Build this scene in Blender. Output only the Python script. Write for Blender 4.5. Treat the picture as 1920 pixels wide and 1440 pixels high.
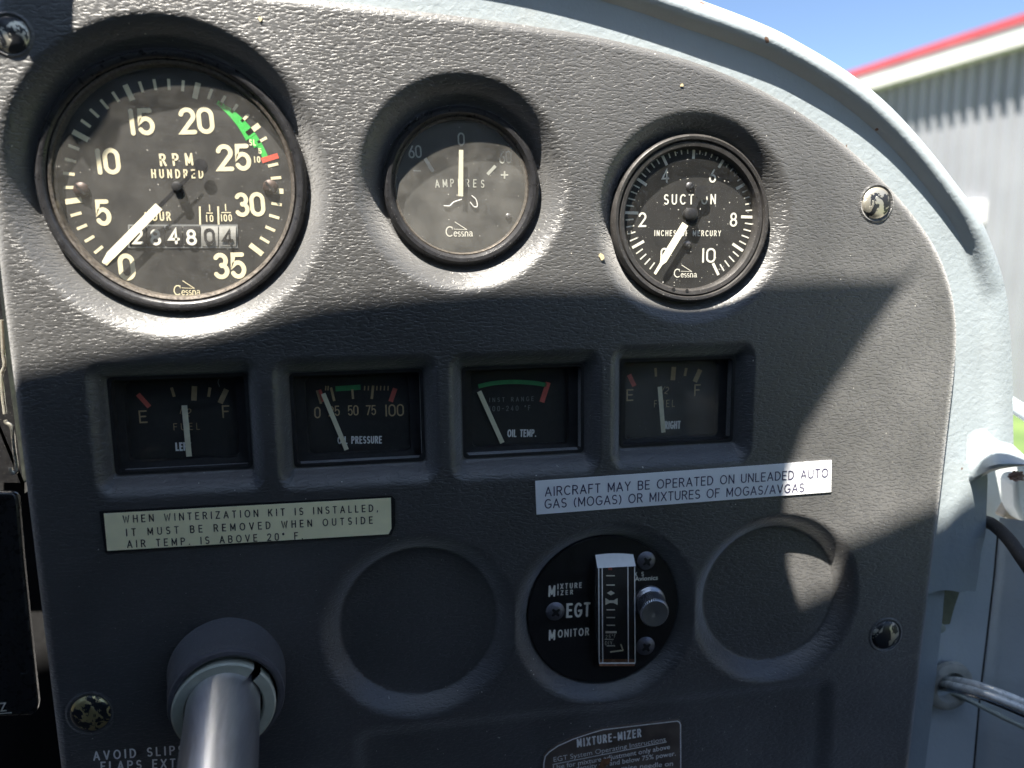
import bpy, bmesh, math, random
import numpy as np
from mathutils import Matrix, Vector

random.seed(7)
for o in list(bpy.data.objects):
    bpy.data.objects.remove(o)
scene = bpy.context.scene
COL = scene.collection

# ------------------------------------------------------------------ camera
# panel frame: u to the right, v up, w out of the panel towards the viewer; the panel plane is w = 0
F, DIST = 1440.0, 0.28
PA, PB, PC = math.radians(8.8886), math.radians(9.4998), math.radians(0.687)


def rot(a, b, c):
    cx, sx, cy, sy, cz, sz = math.cos(a), math.sin(a), math.cos(b), math.sin(b), math.cos(c), math.sin(c)
    return (np.array([[cz, -sz, 0], [sz, cz, 0], [0, 0, 1]]) @ np.array([[1, 0, 0], [0, cx, -sx], [0, sx, cx]])
            @ np.array([[cy, 0, sy], [0, 1, 0], [-sy, 0, cy]]))


RM = rot(PA, PB, PC)
CAMP = RM.T @ np.array([0, 0, DIST])


def W(u, v, w):
    return (float(u), float(-w), float(v))


def ray(px, py):
    return np.array([(px - 960) / F, -(py - 720) / F, -1.0]) @ RM


def at(px, py, w=0.0):
    d = ray(px, py)
    s = (w - CAMP[2]) / d[2]
    p = CAMP + s * d
    return np.array([p[0], p[1]])


def at3(px, py, w=0.0):
    p = at(px, py, w)
    return np.array([p[0], p[1], w])


def mpp(px, py, w=0.0):
    return float(np.hypot(*(at(px, py - 5, w) - at(px, py + 5, w))) / 10)


cam_d = bpy.data.cameras.new('camera')
cam = bpy.data.objects.new('camera', cam_d)
COL.objects.link(cam)
ax = [Vector(W(*RM[i])) for i in range(3)]
m = Matrix((ax[0], ax[1], ax[2])).transposed().to_4x4()
m.translation = Vector(W(*CAMP))
cam.matrix_world = m
cam_d.sensor_width = 36
cam_d.lens = F / 1920 * 36
cam_d.clip_start, cam_d.clip_end = 0.01, 2000
cam_d.dof.use_dof = True
cam_d.dof.focus_distance = 0.285
cam_d.dof.aperture_fstop = 7.5
scene.camera = cam

# ------------------------------------------------------------------ light
SUN = np.array([0.29, -0.92, -0.30])      # travel direction in the panel frame
SUN /= np.linalg.norm(SUN)
sd = bpy.data.lights.new('sun', 'SUN')
sun = bpy.data.objects.new('sun', sd)
COL.objects.link(sun)
sd.energy, sd.angle, sd.color = 5.0, math.radians(0.5), (1.0, 0.935, 0.83)
sun.location = (-0.5, -0.5, 3)
sun.rotation_euler = Vector(W(*SUN)).to_track_quat('-Z', 'Y').to_euler()
world = bpy.data.worlds.new('World')
scene.world = world
world.use_nodes = True
wn = world.node_tree
wn.nodes.clear()
wo = wn.nodes.new('ShaderNodeOutputWorld')
bg = wn.nodes.new('ShaderNodeBackground')
sky = wn.nodes.new('ShaderNodeTexSky')
sky.sky_type = 'NISHITA'
sky.sun_disc = False
ts = -Vector(W(*SUN))
sky.sun_elevation = math.asin(ts.z)
sky.sun_rotation = math.atan2(ts.x, ts.y)
sky.ozone_density = 2.0
sky.dust_density = 0.3
sky.air_density = 0.75
bg.inputs['Strength'].default_value = 0.05
wn.links.new(sky.outputs[0], bg.inputs['Color'])
wn.links.new(bg.outputs[0], wo.inputs['Surface'])
vs = scene.view_settings
vs.view_transform, vs.look, vs.gamma, vs.use_curve_mapping = 'Standard', 'None', 1.0, False
vs.exposure = 2.28
scene.cycles.use_denoising = True
scene.cycles.max_bounces = 10
scene.cycles.transparent_max_bounces = 16
scene.cycles.sample_clamp_indirect = 6
scene.cycles.caustics_reflective = False

# ------------------------------------------------------------------ materials


class NT:
    def __init__(s, name):
        s.m = bpy.data.materials.new(name)
        s.m.use_nodes = True
        s.t = s.m.node_tree
        s.t.nodes.clear()
        s.out = s.n('ShaderNodeOutputMaterial')

    def n(s, kind, **kw):
        nd = s.t.nodes.new(kind)
        for k, v in kw.items():
            if k.startswith('i_'):
                key = k[2:].replace('_', ' ')
                nd.inputs[int(key) if key.isdigit() else key].default_value = v
            else:
                setattr(nd, k, v)
        return nd

    def l(s, a, b):
        s.t.links.new(a, b)

    def coords(s, scale=(1, 1, 1)):
        tc = s.n('ShaderNodeTexCoord')
        mp = s.n('ShaderNodeMapping')
        mp.inputs['Scale'].default_value = scale
        s.l(tc.outputs['Object'], mp.inputs['Vector'])
        return mp.outputs[0]

    def noise(s, vec, scale, detail=3, rough=.55, dist=0):
        nd = s.n('ShaderNodeTexNoise')
        for k, v in (('Scale', scale), ('Detail', detail), ('Roughness', rough), ('Distortion', dist)):
            nd.inputs[k].default_value = v
        s.l(vec, nd.inputs['Vector'])
        return nd.outputs['Fac']

    def ramp(s, fac, stops):
        r = s.n('ShaderNodeValToRGB')
        e = r.color_ramp.elements
        while len(e) < len(stops):
            e.new(0.5)
        for el, (p, c) in zip(e, stops):
            el.position = p
            el.color = tuple(c) + (1,) if len(c) == 3 else c
        s.l(fac, r.inputs[0])
        return r.outputs[0]

    def mix(s, fac, a, b):
        nd = s.n('ShaderNodeMix', data_type='RGBA')
        for sock, v in ((nd.inputs[0], fac), (nd.inputs[6], a), (nd.inputs[7], b)):
            if hasattr(v, 'is_linked'):
                s.l(v, sock)
            else:
                sock.default_value = v if isinstance(v, (int, float)) else tuple(v) + (1,) if len(v) == 3 else v
        return nd.outputs[2]


def g3(x):
    return (x, x, x)


def pmat(name, col, rough=.5, metal=0, spec=.5, vary=.15, vscale=400, bump=0, bscale=2000, bdist=.0002, coat=0,
         rvary=.1, dust=0, stretch=(1, 1, 1), sheen=0):
    t = NT(name)
    b = t.n('ShaderNodeBsdfPrincipled')
    v = t.coords(stretch)
    nz = t.noise(v, vscale, 4)
    lo = tuple(c * (1 - vary) for c in col)
    hi = tuple(min(1, c * (1 + vary)) for c in col)
    c = t.ramp(nz, [(.3, lo), (.7, hi)])
    if dust:
        sp = t.noise(v, 2600, 1)
        fac = t.ramp(sp, [(.70, g3(0)), (.76, g3(1))])
        mul = t.n('ShaderNodeMath', operation='MULTIPLY', i_1=dust)
        t.l(fac, mul.inputs[0])
        c = t.mix(mul.outputs[0], c, (.55, .53, .48))
    t.l(c, b.inputs['Base Color'])
    rr = t.ramp(nz, [(.3, g3(max(0.02, rough - rvary))), (.7, g3(min(1, rough + rvary)))])
    t.l(rr, b.inputs['Roughness'])
    b.inputs['Metallic'].default_value = metal
    b.inputs['Specular IOR Level'].default_value = spec
    b.inputs['Coat Weight'].default_value = coat
    b.inputs['Coat Roughness'].default_value = .08
    if sheen:
        b.inputs['Sheen Weight'].default_value = sheen
        b.inputs['Sheen Roughness'].default_value = .5
    if bump:
        bn = t.noise(v, bscale, 3)
        bp = t.n('ShaderNodeBump', i_Strength=bump, i_Distance=bdist)
        t.l(bn, bp.inputs['Height'])
        t.l(bp.outputs[0], b.inputs['Normal'])
    t.l(b.outputs[0], t.out.inputs['Surface'])
    return t.m


def vinyl_mat():
    t = NT('black_grained_vinyl')
    b = t.n('ShaderNodeBsdfPrincipled')
    v1 = t.coords((450, 450, 1280))
    n1 = t.noise(v1, 1.0, 2.0, .5, .55)
    v0 = t.coords((1, 1, 1))
    warp = t.noise(v0, 60, 2)
    v2 = t.coords((1000, 1000, 2200))
    n2 = t.noise(v2, 1.0, 2, .5, .3)
    ridge = t.ramp(n1, [(.36, g3(0)), (.50, g3(.8)), (.66, g3(1))])
    add = t.n('ShaderNodeMath', operation='MULTIPLY_ADD', i_1=.22)
    t.l(n2, add.inputs[0])
    t.l(ridge, add.inputs[2])
    bp = t.n('ShaderNodeBump', i_Strength=.65, i_Distance=.00016)
    t.l(add.outputs[0], bp.inputs['Height'])
    t.l(bp.outputs[0], b.inputs['Normal'])
    wear = t.ramp(warp, [(.35, (.008, .008, .009)), (.7, (.013, .013, .013))])
    base = t.mix(t.ramp(ridge, [(0, g3(0)), (1, g3(.6))]), wear, (.018, .018, .018))
    spk = t.noise(t.coords((1, 1, 1)), 1100, 0)
    sf = t.ramp(spk, [(.855, g3(0)), (.88, g3(.8))])
    base = t.mix(sf, base, (.6, .57, .5))
    t.l(base, b.inputs['Base Color'])
    b.inputs['Roughness'].default_value = .45
    b.inputs['Specular IOR Level'].default_value = 1.0
    big = t.ramp(t.noise(t.coords((1, 1, 1)), 22, 5, .6), [(.32, g3(.42)), (.68, g3(.78))])
    t.l(big, b.inputs['Sheen Weight'])
    b.inputs['Sheen Roughness'].default_value = .56
    t.l(b.outputs[0], t.out.inputs['Surface'])
    return t.m


def glass_mat(name, haze=.05, speck=.5, tint=(1, 1, 1), scale=1.0, refl=1.0, thr=.77):
    """clear pane with a film of dust: transparent + Fresnel gloss + diffuse dust"""
    t = NT(name)
    tr = t.n('ShaderNodeBsdfTransparent')
    tr.inputs[0].default_value = tuple(tint) + (1,)
    gl = t.n('ShaderNodeBsdfGlossy')
    gl.inputs['Roughness'].default_value = .04
    fr = t.n('ShaderNodeFresnel', i_IOR=1.45)
    geo = t.n('ShaderNodeNewGeometry')
    ior = t.n('ShaderNodeMapRange')
    ior.inputs['To Min'].default_value = 1.45
    ior.inputs['To Max'].default_value = 1 / 1.45
    t.l(geo.outputs['Backfacing'], ior.inputs['Value'])
    t.l(ior.outputs[0], fr.inputs['IOR'])
    mul = t.n('ShaderNodeMath', operation='MULTIPLY', i_1=refl)
    t.l(fr.outputs[0], mul.inputs[0])
    m1 = t.n('ShaderNodeMixShader')
    t.l(mul.outputs[0], m1.inputs[0])
    t.l(tr.outputs[0], m1.inputs[1])
    t.l(gl.outputs[0], m1.inputs[2])
    df = t.n('ShaderNodeBsdfDiffuse')
    df.inputs[0].default_value = (.62, .6, .55, 1)
    v = t.coords()
    cloud = t.ramp(t.noise(v, 110 * scale, 4, .6), [(.35, g3(haze * .6)), (.75, g3(haze * 1.6))])
    sp = t.ramp(t.noise(v, 1700 * scale, 0), [(.815, g3(0)), (.85, g3(speck))])
    sp2 = t.ramp(t.noise(v, 900 * scale, 1), [(thr, g3(0)), (thr + .03, g3(speck))])
    a = t.n('ShaderNodeMath', operation='ADD')
    t.l(cloud, a.inputs[0])
    t.l(sp, a.inputs[1])
    a2 = t.n('ShaderNodeMath', operation='ADD', use_clamp=True)
    t.l(a.outputs[0], a2.inputs[0])
    t.l(sp2, a2.inputs[1])
    m2 = t.n('ShaderNodeMixShader')
    t.l(a2.outputs[0], m2.inputs[0])
    t.l(m1.outputs[0], m2.inputs[1])
    t.l(df.outputs[0], m2.inputs[2])
    t.l(m2.outputs[0], t.out.inputs['Surface'])
    return t.m


def chipped_mat(name, thr, seed, metal=(.62, .58, .48)):
    """black paint flaked off a nickel screw head"""
    t = NT(name)
    tc = t.n('ShaderNodeTexCoord')
    mp = t.n('ShaderNodeMapping')
    mp.inputs['Location'].default_value = (seed, seed * 1.7, seed * .3)
    t.l(tc.outputs['Object'], mp.inputs['Vector'])
    nz = t.noise(mp.outputs[0], 210, 5, .62, .8)
    f = t.ramp(nz, [(thr, g3(0)), (thr + .015, g3(1))])
    pb = t.n('ShaderNodeBsdfPrincipled')
    pb.inputs['Base Color'].default_value = (.022, .024, .028, 1)
    pb.inputs['Roughness'].default_value = .28
    mb = t.n('ShaderNodeBsdfPrincipled')
    mb.inputs['Base Color'].default_value = metal + (1,)
    mb.inputs['Metallic'].default_value = .8
    mb.inputs['Roughness'].default_value = .38
    mx = t.n('ShaderNodeMixShader')
    t.l(f, mx.inputs[0])
    t.l(pb.outputs[0], mx.inputs[1])
    t.l(mb.outputs[0], mx.inputs[2])
    bp = t.n('ShaderNodeBump', i_Strength=.5, i_Distance=.0002)
    t.l(f, bp.inputs['Height'])
    for q in (pb, mb):
        t.l(bp.outputs[0], q.inputs['Normal'])
    t.l(mx.outputs[0], t.out.inputs['Surface'])
    return t.m


def paint_mat(name, col, chips=True):
    """wrinkle-finish cabin paint with a few chips"""
    t = NT(name)
    b = t.n('ShaderNodeBsdfPrincipled')
    v = t.coords()
    n1 = t.noise(v, 430, 3, .55, .4)
    big = t.noise(v, 30, 3)
    c = t.ramp(big, [(.3, tuple(x * .93 for x in col)), (.7, tuple(min(1, x * 1.05) for x in col))])
    if chips:
        ch = t.ramp(t.noise(v, 170, 2), [(.735, g3(0)), (.75, g3(1))])
        c = t.mix(ch, c, (.14, .085, .06))
        sm = t.ramp(t.noise(v, 45, 4), [(.58, g3(0)), (.8, g3(.22))])
        c = t.mix(sm, c, (.30, .29, .26))
    t.l(c, b.inputs['Base Color'])
    b.inputs['Roughness'].default_value = .48
    b.inputs['Specular IOR Level'].default_value = .4
    bp = t.n('ShaderNodeBump', i_Strength=.55, i_Distance=.00035)
    t.l(n1, bp.inputs['Height'])
    t.l(bp.outputs[0], b.inputs['Normal'])
    t.l(b.outputs[0], t.out.inputs['Surface'])
    return t.m


M = {}
M['vinyl'] = vinyl_mat()
M['edge'] = pmat('panel_edge', (.16, .13, .10), .7)
M['black'] = pmat('black_plastic', (.012, .012, .013), .42, dust=.2)
M['blackdull'] = pmat('black_matt', (.010, .010, .011), .75, dust=.0)
M['bezel'] = pmat('black_bezel_enamel', (.022, .022, .024), .33, bump=.15, bscale=900, dust=.25)
M['bezelworn'] = pmat('worn_bezel_enamel', (.035, .033, .032), .42, bump=.3, bscale=700, dust=.35)
M['ring'] = pmat('worn_ring', (.16, .14, .12), .38, metal=.6, vary=.4, vscale=900, dust=.3)
M['dial'] = pmat('dial_black', (.012, .012, .012), .7, dust=.05)
M['dialgrey'] = pmat('dial_grey', (.03, .031, .03), .75, dust=.05)
M['cream'] = pmat('lume_cream', (.78, .70, .47), .7, vary=.08)
M['offwhite'] = pmat('dial_offwhite', (.78, .76, .66), .7, vary=.08)
M['dimwhite'] = pmat('faded_white', (.42, .43, .38), .8, vary=.12)
M['wheelgrey'] = pmat('counter_wheel_grey', (.30, .30, .28), .6, vary=.12)
M['fleck'] = pmat('straw_fleck', (.55, .45, .28), .8)
M['brightprint'] = pmat('bright_print', (.93, .93, .90), .6, vary=.02)
M['tan'] = pmat('faded_tan', (.46, .34, .19), .8, vary=.15)
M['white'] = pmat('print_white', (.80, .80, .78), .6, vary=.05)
M['grey'] = pmat('print_grey', (.20, .21, .21), .7, vary=.1)
M['green'] = pmat('arc_green', (.035, .50, .07), .6, vary=.12)
M['greendark'] = pmat('arc_green_dull', (.05, .30, .11), .65, vary=.15)
M['red'] = pmat('mark_red', (.75, .09, .05), .6)
M['reddull'] = pmat('mark_red_dull', (.60, .13, .10), .7, vary=.15)
M['orange'] = pmat('mark_orange', (.62, .30, .17), .7)
M['brownscrew'] = pmat('brown_screw', (.05, .032, .026), .5, metal=.3)
M['darkscrew'] = pmat('dark_screw', (.10, .10, .105), .4, metal=.6)
M['steelscrew'] = pmat('phosphate_screw', (.20, .20, .23), .45, metal=.7, vary=.2, vscale=1500)
M['needle'] = pmat('needle_white', (.82, .77, .58), .6, vary=.05)
M['needledim'] = pmat('needle_ivory', (.72, .68, .50), .6, vary=.08)
M['hub'] = pmat('needle_black', (.015, .015, .016), .5)
M['glassrpm'] = glass_mat('dusty_glass_large', .055, .4)
M['glassamp'] = glass_mat('dusty_glass_hazy', .10, .55, refl=1.2)
M['glasssuc'] = glass_mat('dusty_glass_speckled', .02, .85, thr=.725)
M['glasssmall'] = glass_mat('clear_gauge_window', .016, .25, scale=1.4, refl=.8)
M['glassright'] = glass_mat('clear_gauge_window_bluish', .10, .25, scale=1.4, refl=1.6)
M['glassegt'] = glass_mat('acrylic_meter_cover', .02, .25, (.93, .90, .86), 1.4, 2.0)
M['glasswarmrefl'] = glass_mat('warm_reflection_side', .12, .2, (.80, .58, .42), 1.4, 1.5)
M['warmrefl'] = pmat('warm_reflection_edge', (.34, .17, .10), .25, spec=.6)
M['steel'] = pmat('brushed_shaft', (.75, .76, .80), .34, metal=1, vary=.05, vscale=30, stretch=(40, 1, 40), rvary=.06)
M['knob'] = pmat('knurled_aluminium', (.40, .41, .44), .34, metal=.9, vary=.05, rvary=.04)
M['rubber'] = pmat('dusty_rubber', (.07, .072, .078), .6, bump=.5, bscale=900, bdist=.0004, dust=.3)
M['rubberlip'] = pmat('rubber_lip', (.08, .08, .09), .38, bump=.1, bscale=900)
M['nylon'] = pmat('aged_nylon', (.38, .40, .33), .42, vary=.1, vscale=200)
M['creamplate'] = pmat('placard_cream', (.95, .88, .56), .5, vary=.05, vscale=150)
M['whiteplate'] = pmat('placard_white', (.86, .87, .90), .45, vary=.03, vscale=150)
M['ink'] = pmat('ink_black', (.018, .018, .02), .6)
M['inkblue'] = pmat('ink_violet', (.035, .028, .085), .6)
M['brass'] = pmat('etched_plate', (.15, .12, .10), .4, metal=.3, vary=.25, vscale=120, dust=.1)
M['brassline'] = pmat('etched_line', (.85, .83, .78), .45, metal=.1)
M['rust'] = pmat('rust_stain', (.20, .09, .04), .8, vary=.5, vscale=600)
M['paint'] = paint_mat('pale_blue_wrinkle_paint', (.31, .355, .38))
M['paint2'] = paint_mat('cabin_grey_blue_paint', (.60, .64, .65), False)
M['primer'] = pmat('olive_primer', (.20, .20, .13), .6)
M['tubewhite'] = pmat('painted_tube', (.74, .74, .70), .3, metal=.15, vary=.2, vscale=200, dust=.1)
M['tubesteel'] = pmat('bare_tube', (.45, .47, .50), .22, metal=1)
M['grommet'] = pmat('aged_grommet', (.42, .41, .36), .6, vary=.2, vscale=200)
M['cable'] = pmat('dirty_black_cable', (.035, .033, .032), .7, bump=.5, bscale=500, bdist=.0005, dust=.3)
M['beige'] = pmat('beige_plastic', (.42, .35, .27), .6)
M['foam'] = pmat('pink_foam', (.52, .36, .32), .9, bump=.9, bscale=500, bdist=.001)
M['chrome'] = pmat('bright_wire', (.70, .66, .55), .3, metal=.7)
M['radio'] = pmat('radio_black', (.016, .017, .018), .3, vary=.1)
M['roofred'] = pmat('red_trim', (.34, .05, .06), .5, vscale=1, bscale=5)
M['fascia'] = pmat('cream_fascia', (.50, .50, .48), .5, vscale=1)
M['cladding'] = pmat('white_steel_cladding', (.205, .215, .235), .5, vscale=2, vary=.06)
M['roof_shade'] = pmat('roof_shade', (.02, .02, .02), .9, vscale=60)  # dark sheet added overhead to cast the panel shade
M['interior'] = pmat('dark_upholstery', (.012, .012, .012), .9, vscale=60)
M['boxwhite'] = pmat('box_white', (.8, .8, .8), .5)
t_ = NT('milky_fill_panel')
d_ = t_.n('ShaderNodeBsdfDiffuse')
l_ = t_.n('ShaderNodeBsdfTranslucent')
d_.inputs[0].default_value = (.5, .54, .6, 1)
l_.inputs[0].default_value = (.44, .52, .64, 1)
x_ = t_.n('ShaderNodeMixShader')
x_.inputs[0].default_value = .75
t_.l(d_.outputs[0], x_.inputs[1])
t_.l(l_.outputs[0], x_.inputs[2])
t_.l(x_.outputs[0], t_.out.inputs['Surface'])
M['fill_panel'] = t_.m  # translucent panel added overhead as fill light
M['shadeplate'] = pmat('dark_shade_plate', (.03, .035, .04), .5)  # plate added to shade the panel corner


def grass_mat():
    t = NT('grass')
    b = t.n('ShaderNodeBsdfPrincipled')
    v = t.coords()
    c = t.ramp(t.noise(v, 1.5, 6), [(.3, (.045, .085, .02)), (.7, (.10, .15, .04))])
    t.l(c, b.inputs['Base Color'])
    b.inputs['Roughness'].default_value = .9
    t.l(b.outputs[0], t.out.inputs['Surface'])
    return t.m


M['grass'] = grass_mat()
M['apron'] = pmat('concrete_apron', (.22, .215, .21), .9, vscale=2)

# ------------------------------------------------------------------ mesh helpers
ORG = {}


def org(o):
    return ORG.get(o.name, (0, 0, 0)) if o else (0, 0, 0)


def tag(o, label, cat, group=None):
    o['label'] = label
    o['category'] = cat
    if group:
        o['group'] = group
    return o


def thing(name, label, cat, uvw, group=None):
    o = bpy.data.objects.new(name, None)
    COL.objects.link(o)
    o.empty_display_size = .01
    o.location = W(*uvw)
    ORG[o.name] = tuple(o.location)
    return tag(o, label, cat, group)


class MB:
    """collects faces in panel coordinates (u, v, w); build() links them as one mesh"""

    def __init__(s):
        s.v, s.f, s.mi = [], [], []
        s.k = 0
        s.cur = 0

    def add(s, vs, fs):
        o = len(s.v)
        s.v += [tuple(map(float, p)) for p in vs]
        for f in fs:
            s.f.append([o + i for i in f])
            s.mi.append(s.cur)

    def quad(s, a, b, c, d):
        s.add([a, b, c, d], [(0, 1, 2, 3)])

    def prism(s, pts, w0, w1):
        """closed outline pts [(u, v)] from depth w0 up to w1 (cap at w1)"""
        n = len(pts)
        area = sum(pts[i][0] * pts[(i + 1) % n][1] - pts[(i + 1) % n][0] * pts[i][1] for i in range(n))
        if area < 0:
            pts = pts[::-1]
        vs = [(p[0], p[1], w1) for p in pts] + [(p[0], p[1], w0) for p in pts]
        fs = [list(range(n))] + [(n + i, n + (i + 1) % n, (i + 1) % n, i) for i in range(n)] + [list(range(2 * n - 1, n - 1, -1))]
        s.add(vs, fs)

    def box(s, a, b):
        (x0, y0, z0), (x1, y1, z1) = a, b
        s.prism([(x0, y0), (x1, y0), (x1, y1), (x0, y1)], z0, z1)

    def lathe(s, c, prof, n=96, a0=0, a1=360, axis=None, close=True, cap0=False, cap1=False):
        """prof [(r, w)] around centre c=(u, v); axis: (dir) for a tilted one with c 3-D and w measured along it"""
        full = abs(a1 - a0) >= 360
        m = n if full else n + 1
        if axis is None:
            e1, e2, e3, o = np.array([1., 0, 0]), np.array([0, 1., 0]), np.array([0, 0, 1.]), np.array([c[0], c[1], 0.])
        else:
            e3 = np.array(axis, float)
            e3 /= np.linalg.norm(e3)
            e1 = np.cross([0, 1., 0], e3)
            e1 /= np.linalg.norm(e1)
            e2 = np.cross(e3, e1)
            o = np.array(c, float)
        vs = []
        for r, w in prof:
            for i in range(m):
                a = math.radians(a0 + (a1 - a0) * i / n)
                vs.append(o + e1 * (r * math.cos(a)) + e2 * (r * math.sin(a)) + e3 * w)
        fs = []
        for j in range(len(prof) - 1):
            for i in range(n if full else n):
                i2 = (i + 1) % m
                fs.append((j * m + i, j * m + i2, (j + 1) * m + i2, (j + 1) * m + i))
        if cap1:
            fs.append([(len(prof) - 1) * m + i for i in range(m)])
        if cap0:
            fs.append([m - 1 - i for i in range(m)])
        s.add(vs, fs)

    def disc(s, c, r, w, n=64):
        s.add([(c[0] + r * math.cos(2 * math.pi * i / n), c[1] + r * math.sin(2 * math.pi * i / n), w) for i in range(n)], [list(range(n))])

    def tube(s, pts, r, n=12, caps=True):
        pts = [np.array(p, float) for p in pts]
        vs, fs = [], []
        up = np.array([0.13, 0.97, .2])
        for i, p in enumerate(pts):
            t = pts[min(i + 1, len(pts) - 1)] - pts[max(i - 1, 0)]
            t /= np.linalg.norm(t)
            e1 = np.cross(up, t)
            e1 /= np.linalg.norm(e1)
            e2 = np.cross(t, e1)
            rr = r[i] if isinstance(r, (list, tuple)) else r
            for k in range(n):
                a = 2 * math.pi * k / n
                vs.append(p + e1 * rr * math.cos(a) + e2 * rr * math.sin(a))
        for i in range(len(pts) - 1):
            for k in range(n):
                k2 = (k + 1) % n
                fs.append((i * n + k, i * n + k2, (i + 1) * n + k2, (i + 1) * n + k))
        if caps:
            fs.append(list(range(n - 1, -1, -1)))
            fs.append([(len(pts) - 1) * n + k for k in range(n)])
        s.add(vs, fs)

    def ribbon(s, pts, t, w, cap=True):
        """flat stroke of width t along pts [(u, v)] at depth w, each stroke a hair above the last"""
        s.k += 1
        w = w + (s.k % 7) * 6e-6
        P = [np.array(p, float) for p in pts]
        Q = [P[0]]
        for p in P[1:]:
            if np.hypot(*(p - Q[-1])) > 1e-7:
                Q.append(p)
        P = Q
        if len(P) < 2:
            return
        closed = np.hypot(*(P[0] - P[-1])) < 1e-7 and len(P) > 3
        if closed:
            P = P[:-1]
        n = len(P)
        L, R = [], []
        for i in range(n):
            if closed:
                a, b = P[i - 1], P[(i + 1) % n]
            else:
                a, b = P[max(i - 1, 0)], P[min(i + 1, n - 1)]
            d1, d2 = P[i] - a, b - P[i]
            d1 = d1 / np.hypot(*d1) if np.hypot(*d1) > 0 else None
            d2 = d2 / np.hypot(*d2) if np.hypot(*d2) > 0 else None
            if d1 is None:
                d1 = d2
            if d2 is None:
                d2 = d1
            n1, n2 = np.array([-d1[1], d1[0]]), np.array([-d2[1], d2[0]])
            mt = n1 + n2
            l = np.hypot(*mt)
            mt = n1 if l < .2 else mt / l
            k = min(1 / max(mt @ n1, .4), 2.2)
            L.append(P[i] + mt * t / 2 * k)
            R.append(P[i] - mt * t / 2 * k)
        vs = [(p[0], p[1], w) for p in L] + [(p[0], p[1], w) for p in R]
        fs = []
        for i in range(n if closed else n - 1):
            j = (i + 1) % n
            fs.append((i, n + i, n + j, j))
        s.add(vs, fs)
        if cap and not closed:
            for end, oth in ((0, 1), (n - 1, n - 2)):
                d = P[end] - P[oth]
                d = d / np.hypot(*d)
                nn = np.array([-d[1], d[0]])
                arc = [P[end] + (nn * math.cos(a) + d * math.sin(a)) * t / 2 for a in np.linspace(0, math.pi, 8)]
                arc = arc[::-1]
                s.add([(p[0], p[1], w) for p in arc], [list(range(8))])

    def build(s, name, mat, parent=None, smooth=True, bevel=0, label=None):
        me = bpy.data.meshes.new(name)
        ox, oy, oz = org(parent)
        vs = [(u - ox, -w - oy, v - oz) for u, v, w in s.v]
        me.from_pydata(vs, [], s.f)
        mats = mat if isinstance(mat, (list, tuple)) else [mat]
        for q in mats:
            me.materials.append(q)
        if len(mats) > 1:
            me.polygons.foreach_set('material_index', s.mi)
        me.update()
        if smooth:
            me.shade_smooth()
            try:
                me.set_sharp_from_angle(angle=math.radians(38))
            except Exception:
                pass
        ob = bpy.data.objects.new(name, me)
        COL.objects.link(ob)
        if parent:
            ob.parent = parent
        ORG[ob.name] = (ox, oy, oz)
        if bevel:
            bv = ob.modifiers.new('bevel', 'BEVEL')
            bv.width, bv.segments, bv.limit_method = bevel, 2, 'ANGLE'
        if label:
            ob['label'] = label
        return ob


def rrect(cx, cy, hx, hy, r, n=6):
    out = []
    for sx, sy, a in ((1, 1, 0), (-1, 1, 90), (-1, -1, 180), (1, -1, 270)):
        for i in range(n + 1):
            t = math.radians(a + 90 * i / n)
            out.append((cx + sx * (hx - r) + r * math.cos(t), cy + sy * (hy - r) + r * math.sin(t)))
    return out


def spline(pts, n=8):
    P = [np.array(p, float) for p in pts]
    P = [2 * P[0] - P[1]] + P + [2 * P[-1] - P[-2]]
    out = []
    for i in range(1, len(P) - 2):
        for k in range(n):
            t = k / n
            a, b, c, d = P[i - 1], P[i], P[i + 1], P[i + 2]
            out.append(.5 * ((2 * b) + (-a + c) * t + (2 * a - 5 * b + 4 * c - d) * t * t + (-a + 3 * b - 3 * c + d) * t ** 3))
    out.append(P[-2])
    return out


# ------------------------------------------------------------------ lettering (single-stroke alphabet)
def E(cx, cy, rx, ry, a0, a1, n=14):
    return [(cx + rx * math.cos(math.radians(a0 + (a1 - a0) * i / n)), cy + ry * math.sin(math.radians(a0 + (a1 - a0) * i / n))) for i in range(n + 1)]


def stadium(w, y0=0., y1=1.):
    r = w / 2
    ry = min(r * 1.15, (y1 - y0) / 2)
    p = E(r, y1 - ry, r, ry, 0, 180) + E(r, y0 + ry, r, ry, 180, 360)
    return p + [p[0]]


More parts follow.
